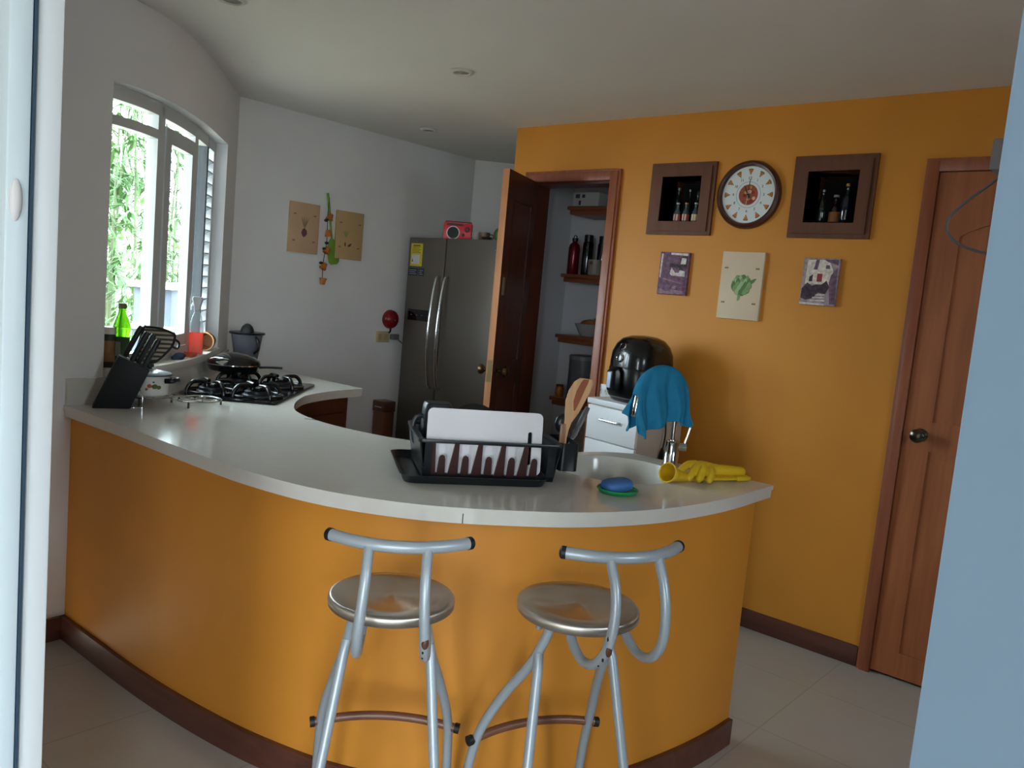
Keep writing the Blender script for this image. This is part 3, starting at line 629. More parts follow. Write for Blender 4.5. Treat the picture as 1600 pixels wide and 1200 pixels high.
M_AR1 = mat('artichoke_green', '7d9a64', .75, var=.15, scale=40); M_AR2 = mat('artichoke_dark', '5c7a4a', .75); M_AR3 = mat('artichoke_pale', '9db584', .75)
M_AR4 = mat('artichoke_line', '4c663c', .75)
def scale_leaf(cx, cz, w_, h_): return [(cx-w_/2, cz-h_*.35), (cx-w_*.46, cz+h_*.1), (cx-w_*.25, cz+h_*.42), (cx, cz+h_*.62), (cx+w_*.25, cz+h_*.42), (cx+w_*.46, cz+h_*.1), (cx+w_/2, cz-h_*.35), (cx, cz-h_*.5)]
paint(t, 'silhouette', [[(.006+.047*math.cos(R(q))*(1+.06*math.cos(R(q*9))), .002+.046*math.sin(R(q))*(1+.06*math.cos(R(q*9)))) for q in range(0, 360, 8)], turn(leafshape(.05, .016), -52, .034, .004)], M_AR2)
paint(t, 'stalk', [[(-.006, -.030), (.012, -.030), (.004, -.064), (-.008, -.068)]], M_AR1)
lv_ = 2
for row, (cz, n_, span, w_, h_) in enumerate(((.032, 4, .050, .020, .026), (.018, 5, .068, .022, .028), (.002, 5, .074, .024, .030), (-.014, 4, .058, .024, .030), (-.028, 3, .036, .022, .026))):
    for q in range(n_):
        cx = .006 + span*(q/(n_-1) - .5)
        paint(t, 'leaf', [scale_leaf(cx, cz, w_, h_)], (M_AR1, M_AR3, M_AR2)[(q+row) % 3], lv_); lv_ += .35
t = canvas('print of a white village house with steps, rightmost on the ochre wall', (-1.306, YB, 1.556), 0, .152, .196, mat('print_grey_mauve', '9c8a90', .75, var=.4, scale=50), 'small village prints')
paint(t, 'white_house', [[(-.06, -.01), (-.058, .09), (.03, .092), (.052, .05), (.05, -.01)]], mat('print_cream_white', 'd8cbbe', .75, var=.3, scale=60))
paint(t, 'shaded_eaves', [[(-.03, .05), (-.022, .092), (-.008, .092), (-.014, .05)], [(.01, .092), (.07, .094), (.07, .07), (.05, .078), (.03, .082)], [(.046, .03), (.07, .06), (.074, -.09), (.052, -.09), (.04, .0)], [(.02, .055), (.038, .055), (.036, .07), (.02, .07)]], M_PUR, 2)
paint(t, 'shrubs', [[(-.072, -.07), (-.07, -.03), (-.05, -.005), (-.03, -.018), (-.012, -.012), (.01, -.012), (.03, .006), (.044, -.02), (.03, -.05), (.0, -.045), (-.02, -.07), (-.05, -.078)], [(-.045, .0), (-.03, .0), (-.03, .03), (-.044, .02)]], M_PDK, 3)
paint(t, 'red_door', [[(-.012, .0), (.010, .0), (.010, .034), (-.012, .034)]], mat('print_red', '8e3b3b', .75), 3)
paint(t, 'steps', [[(-.012, -.052), (.03, -.05), (.03, -.055), (-.012, -.057)], [(-.022, -.064), (.03, -.062), (.03, -.067), (-.022, -.069)], [(-.03, -.076), (.032, -.074), (.032, -.08), (-.03, -.082)], [(-.074, -.088), (.03, -.09), (.03, -.097), (-.074, -.097)]], M_PLT, 3)

ck = thing('wall_clock', 'round wall clock with white pizza-slice dial and dark brown rim', 'clock', (-1.672, YB, 1.92))
M_RIM = wood('clock_rim_wood', '3f2019', '532a20', axis=0, rough=.3)
MB().lathe([(.124, .0), (.149, .0), (.150, .012), (.146, .024), (.136, .030), (.128, .027), (.124, .018)], 64, FRONT).build('rim', M_RIM, ck)
MB().lathe([(0, .004), (.126, .004), (.126, .012), (0, .012)], 64, FRONT).build('dial', mat('clock_dial', 'd8dede', .5), ck)
M_CRUST = mat('pizza_crust', '8a5526', .7); M_CHZ = mat('pizza_cheese', 'c98a3c', .7, var=.3, scale=90); M_INK = mat('clock_ink', '26262a', .6)
for h in range(12):
    a = R(90 - 30*h); Q = FRONT @ Matrix.Rotation(a - R(90), 4, 'Z') @ Matrix.Translation((0, .100, 0))
    sl_ = MB().prism([(-.012, .011), (-.006, .0135), (.006, .0135), (.012, .011), (0, -.014)], .012, .0128, Q).build('pizza_slice', M_CRUST, ck, smooth=False)
    MB().prism([(-.0085, .008), (.0085, .008), (0, -.010)], .0128, .0132, Q).build('topping', M_CHZ, sl_, smooth=False)
    MB().prism([(-.003, .001), (.003, .001), (.002, .005), (-.002, .005)], .0132, .0135, Q).build('topping', mat('pizza_red', '8f2f20', .7), sl_, smooth=False)
    n = 12 if h == 0 else h
    text(str(n), .019 if n == 12 else .016, M_INK, ck, 'numeral', (.072*math.cos(a), -.0125, .072*math.sin(a)))
MB().lathe([(.056, .012), (.058, .012), (.058, .0125), (.056, .0125)], 48, FRONT).build('dial_ring', mat('dial_grey', '9aa0a2', .6), ck)
pz = MB().lathe([(0, .012), (.044, .012), (.045, .0125), (0, .0126)], 40, FRONT).build('centre_pizza', mat('pizza_red_brown', '9a4a34', .7, var=.3, scale=70), ck)
rng = random.Random(4)
for k in range(9):
    a, q = rng.random()*6.28, .012+.024*rng.random(); m_ = (mat('pizza_pale', 'd3b48c', .7), M_CHZ, mat('pizza_red', '8f2f20', .7))[k % 3]
    MB().lathe([(0, .0126), (.008, .0126), (.007, .0132), (0, .0134)], 12, FRONT @ Matrix.Translation((q*math.cos(a), q*math.sin(a), 0))).build('topping', m_, pz)
def hand(name, ang, L, wd, lv, m_):
    Q = FRONT @ Matrix.Rotation(R(-ang), 4, 'Z')
    MB().prism([(-wd, -.018), (wd, -.018), (wd*.5, L), (-wd*.5, L)], lv, lv+.001, Q).build(name, m_, ck, smooth=False)
hand('hour_hand', 331, .045, .0035, .0150, M_INK); hand('minute_hand', 3, .066, .0026, .0165, M_INK); hand('second_hand', 184, .058, .0009, .018, mat('hand_white', 'e6e2da', .5))
MB().lathe([(0, .012), (.004, .012), (.004, .020), (0, .020)], 14, FRONT).build('hub', M_INK, ck)

ow = thing('outlet', 'white double outlet on the ochre wall behind the black air fryer', 'outlet', (-2.337, YB, .945))
MB().bb(-.058, .058, -.007, 0, -.036, .036).build('plate', M_WHITEP, ow, bevel=.002)
for x in (-.022, .022):
    s_ = MB().lathe([(0, .006), (.017, .006), (.017, .009), (0, .009)], 20, FRONT @ Matrix.Translation((x, 0, 0))).build('socket', mat('socket_white', 'd3d3cf', .5), ow)
    for dx in (-.006, .006): MB().bb(x+dx-.0015, x+dx+.0015, -.0096, -.0088, -.002, .007).build('slot', M_BLACK, s_)
    MB().bb(x-.002, x+.002, -.0096, -.0088, -.011, -.007).build('slot', M_BLACK, s_)

# ------------------------------------------------------------------ bottles in the niches
def bottle(label, loc, h, r, glass, cap, lab=None, group=None, neck=.38, nr=.4, cat='bottle'):
    t = thing('bottle', label, cat, loc, 0, group)
    hs = h*(1-neck); 
    MB().lathe([(0, .002), (r*.9, 0), (r, .004), (r, hs*.86), (r*.93, hs*.95), (r*nr*1.5, hs*1.12), (r*nr, hs*1.25), (r*nr, h*.93), (r*nr*1.1, h*.935), (r*nr*1.1, h*.955), (0, h*.955)], 24).build('glass', glass, t, ang=60)
    MB().lathe([(0, h*.93), (r*nr*1.25, h*.93), (r*nr*1.25, h), (0, h)], 18).build('cap', cap, t)
    if lab: MB().lathe([(r+.0003, hs*.18), (r+.0012, hs*.18), (r+.0012, hs*.72), (r+.0003, hs*.72)], 24).build('label', lab, t)
    return t
G_DK = mat('dark_bottle_glass', '10181a', .06, spec=.8, coat=.4); G_GR = mat('green_black_glass', '14251c', .07, spec=.8, coat=.4); G_BL = mat('blue_black_glass', '16222c', .07, spec=.8, coat=.4); G_CL = mat('clear_grey_glass', '4a565a', .06, spec=.8, coat=.4)
C_WH = mat('white_cap', 'cfc9c0', .4); C_OR = mat('copper_cap', 'b8805a', .35, .3); C_SV = mat('silver_cap', 'a9adb0', .25, .9); C_GD = mat('gold_cap', 'b08c52', .3, .9); C_BK = M_BLACK
L_RD = stripe_mat('red_white_label', 'b04a3c', 'd9cfc6', 70, 0); L_YW = stripe_mat('yellow_cream_label', 'd0a860', 'e0d8c8', 70, 0); L_OR = mat('orange_label', '9c6a3a', .7); L_PK = mat('pink_label', '9a7a74', .7)
gl, gr = 'bottles in the left wall niche', 'bottles in the right wall niche'
nz = 1.8005
bottle('tall ribbed green bottle at the left side of the left niche', (-2.085, 3.545, nz), .172, .020, G_GR, C_SV, None, gl)
bottle('tall dark bottle second from left, at the back of the left niche', (-2.045, 3.585, nz), .170, .018, G_DK, C_SV, None, gl)
bottle('small bottle with red striped label and pale cap, left of the front three', (-2.052, 3.495, nz), .094, .0165, G_CL, C_WH, L_RD, gl, .42)
bottle('small bottle with red striped label and copper cap, middle of the front three', (-2.006, 3.495, nz), .094, .0165, G_CL, C_OR, L_RD, gl, .42)
bottle('small bottle with yellow striped label, right of the front three in left niche', (-1.955, 3.495, nz), .094, .0165, G_CL, C_WH, L_YW, gl, .42)
bottle('tall blackish bottle behind the copper-capped small one in left niche', (-2.000, 3.585, nz), .160, .019, G_DK, C_BK, None, gl)
bottle('tall blue-black bottle at the right back of the left niche', (-1.945, 3.575, nz), .168, .021, G_BL, C_WH, None, gl)
bottle('dark green bottle with silver cap at the left of the right niche', (-1.370, 3.520, nz), .148, .021, G_GR, C_SV, None, gr, .34)
bottle('squat bottle with white stopper and orange label in the right niche', (-1.318, 3.535, nz), .128, .023, mat('wine_dark_glass', '2a1216', .08, coat=.4), C_WH, L_OR, gr, .40)
bottle('tallest dark bottle with gold cap in the right niche', (-1.266, 3.520, nz), .172, .024, G_BL, C_GD, None, gr, .36)
bottle('slim bottle with pink label at the right end of the right niche', (-1.222, 3.55, nz), .160, .016, G_DK, C_BK, L_PK, gr, .36)

# ================================================================== PANTRY SHELVES
M_SHELF = wood('cedar_shelf', '70402a', '8a5234', axis=0)
for z, lab in ((1.912, 'wooden pantry shelf, the topmost, carrying a white box'), (1.535, 'wooden pantry shelf carrying the dark red bottle'), (1.192, 'wooden pantry shelf carrying a pale bowl'), (.832, 'wooden pantry shelf, the lowest seen, carrying a grey canister')):
    t = thing('pantry_shelf', lab, 'shelf', (-2.535, 3.82, z-.046), group='pantry shelves')
    MB().bb(-.345, .315, -.12, .129, .026, .046).build('board', M_SHELF, t, bevel=.002)
    MB().bb(-.330, .315, -.112, .129, 0, .026).build('edge_moulding', M_SHELF, t, bevel=.004)
pb = thing('box', 'white cardboard box with dark print on the topmost pantry shelf', 'box', (-2.78, 3.82, 1.9125))
MB().bb(-.105, .075, -.07, .08, 0, .082).build('carton', mat('white_carton', 'b4b6b6', .7), pb, bevel=.002)
MB().bb(-.085, -.055, -.0712, -.07, .05, .072).build('print', mat('carton_ink', '35383c', .7), pb); MB().bb(-.04, -.02, -.0712, -.07, .052, .07).build('print', mat('carton_ink', '35383c', .7), pb); MB().bb(-.06, -.045, -.0712, -.07, .012, .036).build('print', mat('carton_ink', '35383c', .7), pb)
rbm = mat('dark_red_metal', '6e1a2c', .22, .5)
t = thing('drinking_bottle', 'dark red metal drinking bottle on the second pantry shelf', 'bottle', (-2.835, 3.745, 1.536))
MB().lathe([(0, 0), (.030, 0), (.033, .004), (.033, .145), (.028, .165), (.014, .178), (.013, .185), (0, .185)], 28).build('body', rbm, t)
MB().lathe([(0, .185), (.017, .185), (.017, .203), (0, .204)], 20).build('cap', M_BLACK, t)
MB().tube(crom([(.010*math.cos(a), 0, .208+.009*math.sin(a)) for a in (math.pi*1.1, math.pi*.8, math.pi*.5, math.pi*.2, -math.pi*.1)], 4), .003, 6).build('loop', M_BLACK, t)
for x, y, h, lab in ((-2.762, 3.775, .225, 'tall shiny steel flask beside the red bottle in the pantry'), (-2.700, 3.83, .225, 'tall dark steel flask behind the mug in the pantry')):
    t = thing('flask', lab, 'flask', (x, y, 1.536), group='pantry flasks')
    MB().lathe([(0, 0), (.028, 0), (.030, .004), (.030, h-.05), (.026, h-.04), (0, h-.04)], 28).build('body', mat('dark_steel', '55585c', .15, 1), t)
    MB().lathe([(0, h-.04), (.025, h-.04), (.026, h-.002), (.022, h), (0, h)], 24).build('lid', M_BLACK, t)
t = thing('mug', 'pale stoneware mug with brown mark on the second pantry shelf', 'mug', (-2.672, 3.735, 1.536), R(20))
MB().lathe([(0, 0), (.036, 0), (.041, .006), (.042, .085), (.039, .085), (.037, .01), (0, .008)], 28).build('cup', mat('stoneware', '8a8478', .5, var=.1, scale=20), t)
MB().tube(crom([(.040, 0, .07), (.066, 0, .066), (.068, 0, .03), (.040, 0, .018)], 6), .005, 8).build('handle', mat('stoneware', '8a8478', .5), t)
MB().sphere((-.014, -.040, .066), (.010, .003, .009), 10).build('brown_mark', mat('mug_brown', '6d4428', .6), t)
t = thing('bowl', 'pale bowl of bread on the third pantry shelf', 'bowl', (-2.72, 3.80, 1.1925))
bo = MB().lathe([(0, 0), (.045, 0), (.05, .006), (.085, .07), (.082, .07), (.046, .012), (0, .010)], 36).build('bowl_body', mat('pale_bowl', '9b9c9e', .4), t)
for k, (x, y, z) in enumerate(((.02, -.02, .075), (-.025, .01, .07), (.03, .03, .085))):
    q = MB().sphere((0, 0, 0), (.038, .028, .024), 14).build('bread_roll', mat('bread_crust', '8d5a34', .7, var=.25, scale=30)); q.location = (-2.72+x, 3.80+y, 1.1925+z); q.rotation_euler = (0, 0, k*1.1)
    tag(q, ('brown bread roll at the front of the pantry bowl', 'brown bread roll at the left of the pantry bowl', 'brown bread roll on top at the back of the pantry bowl')[k], 'bread', 'bread rolls in the pantry bowl')
t = thing('canister', 'tall grey canister with a lid on the lowest pantry shelf', 'canister', (-2.735, 3.80, .833))
MB().lathe([(0, 0), (.078, 0), (.080, .004), (.080, .225), (0, .225)], 36).build('body', mat('grey_canister', '5c5e62', .5), t)
MB().lathe([(0, .225), (.083, .225), (.083, .245), (.076, .25), (0, .25)], 36).build('lid', mat('grey_lid', '75777a', .4), t)
t = thing('jar', 'small orange jar on the lowest pantry shelf, left of the grey canister', 'jar', (-2.845, 3.745, .833))
MB().lathe([(0, 0), (.022, 0), (.024, .004), (.024, .05), (.019, .058), (0, .058)], 20).build('glass', mat('orange_jar', 'a8601c', .4), t)
MB().lathe([(0, .058), (.021, .058), (.021, .07), (0, .07)], 20).build('lid', mat('jar_lid_brown', '4a2a1c', .5), t)

# ================================================================== WHITE DRAWER CABINET, AIR FRYER
cab = thing('drawer_cabinet', 'narrow white drawer cabinet standing against the ochre wall under the air fryer', 'cabinet', (-2.0, 3.228, 0), R(-10.3))
MB().bb(-.155, .155, -.140, .150, .03, .925).build('carcass', mat('shaded_melamine_side', 'b9b2a6', .5), cab, bevel=.002)  # beige instead of white: shade on the cabinet side is in the colour
MB().bb(-.160, .160, -.160, .152, .925, .95).build('top_panel', M_WHITEP, cab, bevel=.003)
for k, (z0, z1) in enumerate(((.765, .918), (.56, .76), (.33, .555), (.05, .325))):
    d = MB().bb(-.155, .155, -.156, -.140, z0, z1).build('drawer', M_WHITEP, cab, bevel=.002)
    zz = (z0+z1)/2 + .02
    hn = MB().tube([(-.055, -.156, zz), (-.055, -.175, zz), (.055, -.175, zz), (.055, -.156, zz)], .005, 8).build('handle', M_STEELW, d)
af = thing('air_fryer', 'glossy black air fryer with round dials on the white drawer cabinet', 'air fryer', (-1.995, 3.228, .9505), R(-14))
B = MB(); B.rings([ring3(sell(a, b, 2.8, 40), z) for z, a, b in ((0, .092, .108), (.006, .104, .120), (.02, .110, .126), (.10, .119, .134), (.18, .122, .137), (.225, .118, .132), (.262, .104, .116), (.288, .082, .092), (.302, .052, .058), (.306, .02, .022))])
M_AF = mat('air_fryer_black', '101214', .22, coat=.3)
B.build('housing', M_AF, af, ang=60)
B = MB(); B.rings([[(x, y, z) for x, y in sell(a, b, 2.8, 40, (0, -.004)) if True] for z, a, b in ((.022, .112, .127), (.030, .116, .131), (.150, .1225, .1365), (.158, .119, .133))])
bk = B.build('basket', mat('basket_black', '0d0e10', .3), af, ang=60)
MB().rings([[(x*w_, y, z) for x in (-1, 1)] + [(x*w_, y-.022, z) for x in (1, -1)] for z, w_, y in ((.05, .017, -.160), (.075, .018, -.168), (.14, .018, -.169), (.155, .018, -.146), (.16, .017, -.125))]).build('basket_handle', M_BLACK, bk, bevel=.004)
MB().bb(-.012, .012, -.1935, -.1885, .065, .135).build('handle_inlay', mat('pale_blue_inlay', 'b9c9de', .3), bk, bevel=.002)
for z, y, tl, r in ((.200, -.1335, 6, .021), (.250, -.121, 32, .018)):
    Q = Matrix.Translation((0, y, z)) @ Matrix.Rotation(R(-tl), 4, 'X') @ FRONT
    kb = MB().lathe([(r*.72, -.004), (r, -.004), (r, .005), (r*.86, .009), (r*.72, .006)], 28, Q).build('dial_ring', M_CHROME, af)
    MB().lathe([(0, -.002), (r*.74, -.002), (r*.70, .010), (0, .011)], 24, Q).build('dial', M_BLACKG, kb)
MB().tube([(x, y, .0215) for x, y in sell(.1125, .1275, 2.8, 40)[22:39]], .0015, 6).build('base_trim', M_CHROME, af)
AFI = (Matrix.Translation(af.location) @ Matrix.Rotation(R(-14), 4, 'Z')).inverted()
pcd = MB().tube(crom([(-1.875, 3.235, 1.0), (-1.848, 3.228, .985), (-1.838, 3.222, .94), (-1.832, 3.216, .90), (-1.822, 3.211, .83), (-1.826, 3.207, .765)], 8), .0038, 8, M=AFI).build('power_cord', M_BLACK, af)
pl = MB().rings([[(-1.827 + a*dx, 3.206 + b_*dy, z) for dx, dy in ((-1, -1), (1, -1), (1, 1), (-1, 1))] for z, a, b_ in ((.768, .004, .004), (.752, .008, .007), (.725, .013, .009), (.716, .013, .009))], M=AFI).build('plug', M_BLACK, pcd, bevel=.002)
for dx in (-.006, .006): MB().bb(-1.827+dx-.0025, -1.827+dx+.0025, 3.205, 3.207, .700, .717, AFI).build('prong', M_STEELW, pcd)

# ================================================================== FAUCET, CLOTH, SINK SIDE
fa = thing('faucet', 'chrome gooseneck kitchen faucet behind the sink with a blue cloth over it', 'faucet', (-1.357, 2.445, CZ))
fd = Vector((-.262, -.965, 0)); fl_ = Vector((.76, .65, 0))
MB().lathe([(0, 0), (.027, 0), (.027, .004), (.024, .008), (.024, .082), (.020, .086), (0, .086)], 28).build('body', M_CHROME, fa)
arc = [Vector((0, 0, .084)), Vector((0, 0, .16)), Vector((0, 0, .22))]
arc += [fd*(.082 - .082*math.cos(R(a))) + Vector((0, 0, .24 + .082*math.sin(R(a)))) for a in range(0, 176, 12)]
arc += [fd*.172 + Vector((0, 0, .215))]
MB().tube(arc, .0085, 14).build('spout', M_CHROME, fa, ang=60)
MB().tube([fd*.173 + Vector((0, 0, .243)), fd*.178 + Vector((0, 0, .236)), fd*.186 + Vector((0, 0, .172)), fd*.187 + Vector((0, 0, .168))], [.010, .0125, .0135, .011], 18).build('spray_head', M_CHROME, fa, ang=60)
MB().rod((.018*fl_.x, .018*fl_.y, .066), tuple(.046*fl_ + Vector((0, 0, .066))), .014, 16).build('lever_hub', M_CHROME, fa)
MB().tube([.040*fl_ + Vector((0, 0, .072)), .048*fl_ + Vector((0, 0, .10)), .058*fl_ + Vector((0, 0, .145))], [.005, .004, .0045], 10).build('lever', M_CHROME, fa)

def cloth():
    A = [Vector((0, 0, .10)) + fd*-.035, Vector((0, 0, .20)) + fd*-.032]
    A = [Vector((0, 0, .20)) + fd*-.034] + [fd*(.078 - .112*math.cos(R(a))) + Vector((0, 0, .24 + .098*math.sin(R(a)))) for a in range(0, 181, 10)] + [fd*.192 + Vector((0, 0, .245))]
    A = crom(A, 3); n = len(A); b = MB(); rows = []
    pv = Vector((.965, -.262, 0))
    for i, p in enumerate(A):
        u_ = i/(n-1); row = []
        k_ = min(1, max(0, (u_-.48)/.30)); k_ = k_*k_*(3-2*k_)
        zb = .150 - .040*k_ + .008*math.sin(u_*21) - (.020*math.exp(-((u_-.10)/.07)**2))
        for j in range(-14, 15):
            v = j/14; s_ = abs(v); sg = 1 if v >= 0 else -1
            zb2 = zb + (.03 if sg < 0 else 0) + (.025*math.sin(u_*13+1) if sg < 0 else 0)
            if s_ < .15: off = .013*math.sin(s_/.15*math.pi/2); z = p.z - .004*(s_/.15)**2
            else:
                k = (s_-.15)/.85; off = .013 + .022*k + k*(.017*math.sin(u_*24 + (0 if sg > 0 else 1.7)) + .006*math.sin(u_*51+.6)); z = p.z - .004 - k*max(.012, p.z - .004 - zb2)
            sh = fd*(.010*math.sin(z*40 + u_*7)*s_)
            row.append(Vector((p.x, p.y, z)) + pv*off*sg + sh)
        rows.append(row)
    for i in range(n-1):
        for j in range(28): b.quad(rows[i][j], rows[i+1][j], rows[i+1][j+1], rows[i][j+1])
    o = b.build('cloth', mat('teal_blue_cloth', '2a7ca2', .95, var=.08, scale=40, bump=.25, spec=.1), None, ang=180)
    o.location = (-1.357, 2.445, CZ)
    d = o.modifiers.new('thick', 'SOLIDIFY'); d.thickness = .003; d.offset = 1
    d = o.modifiers.new('sub', 'SUBSURF'); d.levels = d.render_levels = 1
    tag(o, 'blue microfibre cloth draped over the gooseneck faucet', 'cloth')
cloth()

M_GLOVE = mat('yellow_rubber', 'd9b21f', .45, bump=.1, scale=60)
def smooth_skin(chains, name, voxel, label, cat, m_, it=8):
    b = MB()
    for pts, rad, fl in chains: b.tube(crom(pts, 5), [x for r0, r1 in zip(rad, rad[1:]) for x in [r0+(r1-r0)*k/5 for k in range(5)]]+[rad[-1]], 12, flat=fl); 
    for pts, rad, fl in chains:
        for p, r in ((pts[0], rad[0]), (pts[-1], rad[-1])): b.sphere(p, r*.98, 10)
    o = b.build(name, m_); solid(o, voxel, it); tag(o, label, cat, 'yellow rubber gloves by the sink'); return o
# glove lying on top: palm hump with four fingers drooping towards the camera, cuff to the right
smooth_skin([
    ([(-1.118, 2.478, .884), (-1.138, 2.43, .888), (-1.170, 2.37, .892), (-1.196, 2.332, .900)], [.017, .018, .020, .017], 1),
    ([(-1.150, 2.470, .882), (-1.172, 2.42, .887), (-1.205, 2.365, .897)], [.014, .017, .018], 1),
    ([(-1.172, 2.385, .892), (-1.178, 2.345, .898), (-1.182, 2.322, .898)], [.018, .021, .016], 1),
    ([(-1.194, 2.335, .902), (-1.186, 2.300, .899), (-1.182, 2.272, .888), (-1.181, 2.254, .8765)], [.0145, .0138, .0128, .0115], 1),
    ([(-1.178, 2.338, .901), (-1.164, 2.308, .897), (-1.158, 2.286, .885), (-1.156, 2.272, .8745)], [.0145, .0138, .0128, .0115], 1),
    ([(-1.162, 2.348, .897), (-1.144, 2.326, .892), (-1.136, 2.306, .881), (-1.133, 2.294, .8735)], [.014, .0132, .0122, .011], 1),
    ([(-1.206, 2.335, .905), (-1.210, 2.300, .907), (-1.210, 2.270, .901), (-1.208, 2.243, .893)], [.014, .0128, .0118, .0108], 1),
], 'rubber_glove', .0019, 'yellow rubber glove lying on top, fingers drooping over the other glove', 'glove', M_GLOVE, 3)
def cuff_glove():
    b = MB()       # glove underneath: open cuff to the left, flattened hand running to the right end of the counter
    spine = crom([(-1.224, 2.196, .889), (-1.216, 2.225, .881), (-1.200, 2.275, .872), (-1.175, 2.33, .8695), (-1.148, 2.39, .8685), (-1.126, 2.44, .8685)], 5)
    n = len(spine); rs = []
    for i, p in enumerate(spine):
        t_ = i/(n-1); T = (spine[min(i+1, n-1)] - spine[max(i-1, 0)]).normalized(); S = T.cross(Vector((0, 0, 1))).normalized(); U = S.cross(T)
        wd = (.034 if t_ < .12 else .027) + .004*math.sin(t_*9); th = .023*(1-t_)**2.2 + .0072
        tip = 0 if t_ > 0 else 0
        rs.append([p + S*wd*math.cos(k*2*math.pi/24) + U*th*math.sin(k*2*math.pi/24) + Vector((0, 0, .0)) for k in range(24)])
    b.rings(rs, cap=False)
    o = b.build('rubber_glove', M_GLOVE, None, ang=180)
    d = o.modifiers.new('thick', 'SOLIDIFY'); d.thickness = .0022; d.offset = -1
    tag(o, 'yellow rubber glove underneath, its open cuff facing the sink', 'glove', 'yellow rubber gloves by the sink')
    f = MB()
    for k, (dx, dy) in enumerate(((-.028, -.002), (-.010, .012), (.006, .014), (.020, .004))):
        p0 = spine[-1] + Vector((dx*.9, -.012 + dy*.2, 0)); f.tube(crom([p0, p0 + Vector((.012+dx*.2, .026+dy*.5, .001)), p0 + Vector((.016+dx*.25, .05+dy, 0))], 5), [.0088]*9+[.0075, .006], 10)
    f.build('fingers', M_GLOVE, o, ang=180)
    rim = MB().tube(rs[0], .0026, 8, closed=True).build('cuff_bead', M_GLOVE, o, ang=180)
cuff_glove()

sd = thing('soap_dish', 'round green plastic soap dish on the counter in front of the sink', 'soap dish', (-1.222, 1.922, CZ), R(58))
MB().lathe([(0, .001), (.040, 0), (.052, .004), (.059, .012), (.057, .0145), (.050, .009), (.038, .006), (0, .006)], 44).build('dish', mat('green_plastic', '16a05c', .35), sd)
sb = MB(); sb.rings([ring3(sell(a, b_, 3.2, 36), z) for z, a, b_ in ((0, .036, .026), (.003, .042, .031), (.016, .044, .033), (.024, .042, .030), (.028, .034, .023))])
so_ = sb.build('soap_bar', mat('blue_soap', '3f6fae', .5, var=.06, scale=30, bump=.1), None, ang=60); so_.location = (-1.224, 1.921, CZ+.0095); so_.rotation_euler = (R(3), R(-6), R(66)); tag(so_, 'worn blue bar of soap on the round green dish', 'soap')

# ================================================================== DISH RACK
DR = (-1.611, 1.71, CZ); DRZ = R(54.2)
M_RACK = mat('black_rack_plastic', '15191d', .28); M_SMOKE = mat('smoky_brown_plastic', '3b2322', .3)
ty = thing('drip_tray', 'low black drip tray under the dish rack on the counter', 'tray', DR, DRZ)
T = MB(); T.rings([[(x, y, z) for x, y in rrect(a, b_, r)] for z, a, b_, r in ((.002, .196, .166, .03), (.0, .19, .16, .03))][::-1] + [[(x, y, z) for x, y in rrect(a, b_, r)] for z, a, b_, r in ((.022, .205, .175, .035), (.024, .209, .179, .036), (.024, .203, .173, .034), (.006, .194, .164, .03), (.005, .19, .16, .03))])
T.build('tray', M_RACK, ty, ang=50)
dr = thing('dish_rack', 'black plastic dish rack with slotted front and utensil cup on the drip tray', 'dish rack', DR, DRZ)
zb, zt = .012, .118
x0, x1, y0, y1 = -.146, .222, -.142, .125
def flare(x, y, z):
    k = (z-zb)/(zt-zb)*.016; return (x + (k if x > .03 else -k), y + (k if y > 0 else -k), z)
B = MB()
B.bb(x0, x1, y0, y1, zb, zb+.006)
B.build('base', M_RACK, dr)
for nm, (ax, bx, ay, by) in (('side_panel', (x0, x0, y0, y1)), ('side_panel', (x1, x1, y0, y1)), ('back_panel', (x0, x1, y1, y1))):
    n_ = Vector((0, -.004, 0)) if ay == by else Vector((.004 if ax < 0 else -.004, 0, 0))
    P = [Vector(flare(ax, ay, zb)), Vector(flare(bx, by, zb)), Vector(flare(bx, by, zt)), Vector(flare(ax, ay, zt))]
    MB().rings([P, [q_ + n_ for q_ in P]]).build(nm, M_RACK, dr)
rim = MB(); rp = rrect(.5*(x1-x0)+.019, .5*(y1-y0)+.019, .016); cx_, cy_ = (x0+x1)/2, (y0+y1)/2
ro = [(cx_+x, cy_+y) for x, y in rp]; ri_ = [(cx_+x*.925, cy_+y*.91) for x, y in rp]
slab(rim, ro, ri_, zt-.006, zt+.003); rim.build('rim', M_RACK, dr, bevel=.0015)
def fp3(x, z, dy=0):
    q_ = flare(0, y0, z); return Vector((x, q_[1]+dy, z))
fpn = MB()
for xa, xb, za, zc in ((x0, x0+.022, zb, zt), (x1-.022, x1, zb, zt), (x0, x1, zb, zb+.014)):
    P = [fp3(xa, za), fp3(xb, za), fp3(xb, zc), fp3(xa, zc)]; fpn.rings([P, [q_+Vector((0, .005, 0)) for q_ in P]])
fpn.build('front_frame', M_RACK, dr)
wo = (x1-x0-.044)/5
for k in range(5):
    xl = x0+.022+wo*k; xm = xl+wo*.42
    P = [fp3(xm-.011, zb+.01), fp3(xm+.011, zb+.01), fp3(xm+.0085, .068), fp3(xm+.006, .076), fp3(xm, .079), fp3(xm-.006, .076), fp3(xm-.0085, .068)]
    MB().rings([P, [q_+Vector((0, .006, 0)) for q_ in P]]).build('prong', M_SMOKE, dr)
    if k < 4:
        xe = xl+wo; P = [fp3(xe-.019, zb+.01), fp3(xe+.009, zb+.01), fp3(xe+.006, zt-.004), fp3(xe-.006, zt-.004)]
        MB().rings([P, [q_+Vector((0, .006, 0)) for q_ in P]]).build('divider', M_SMOKE, dr)
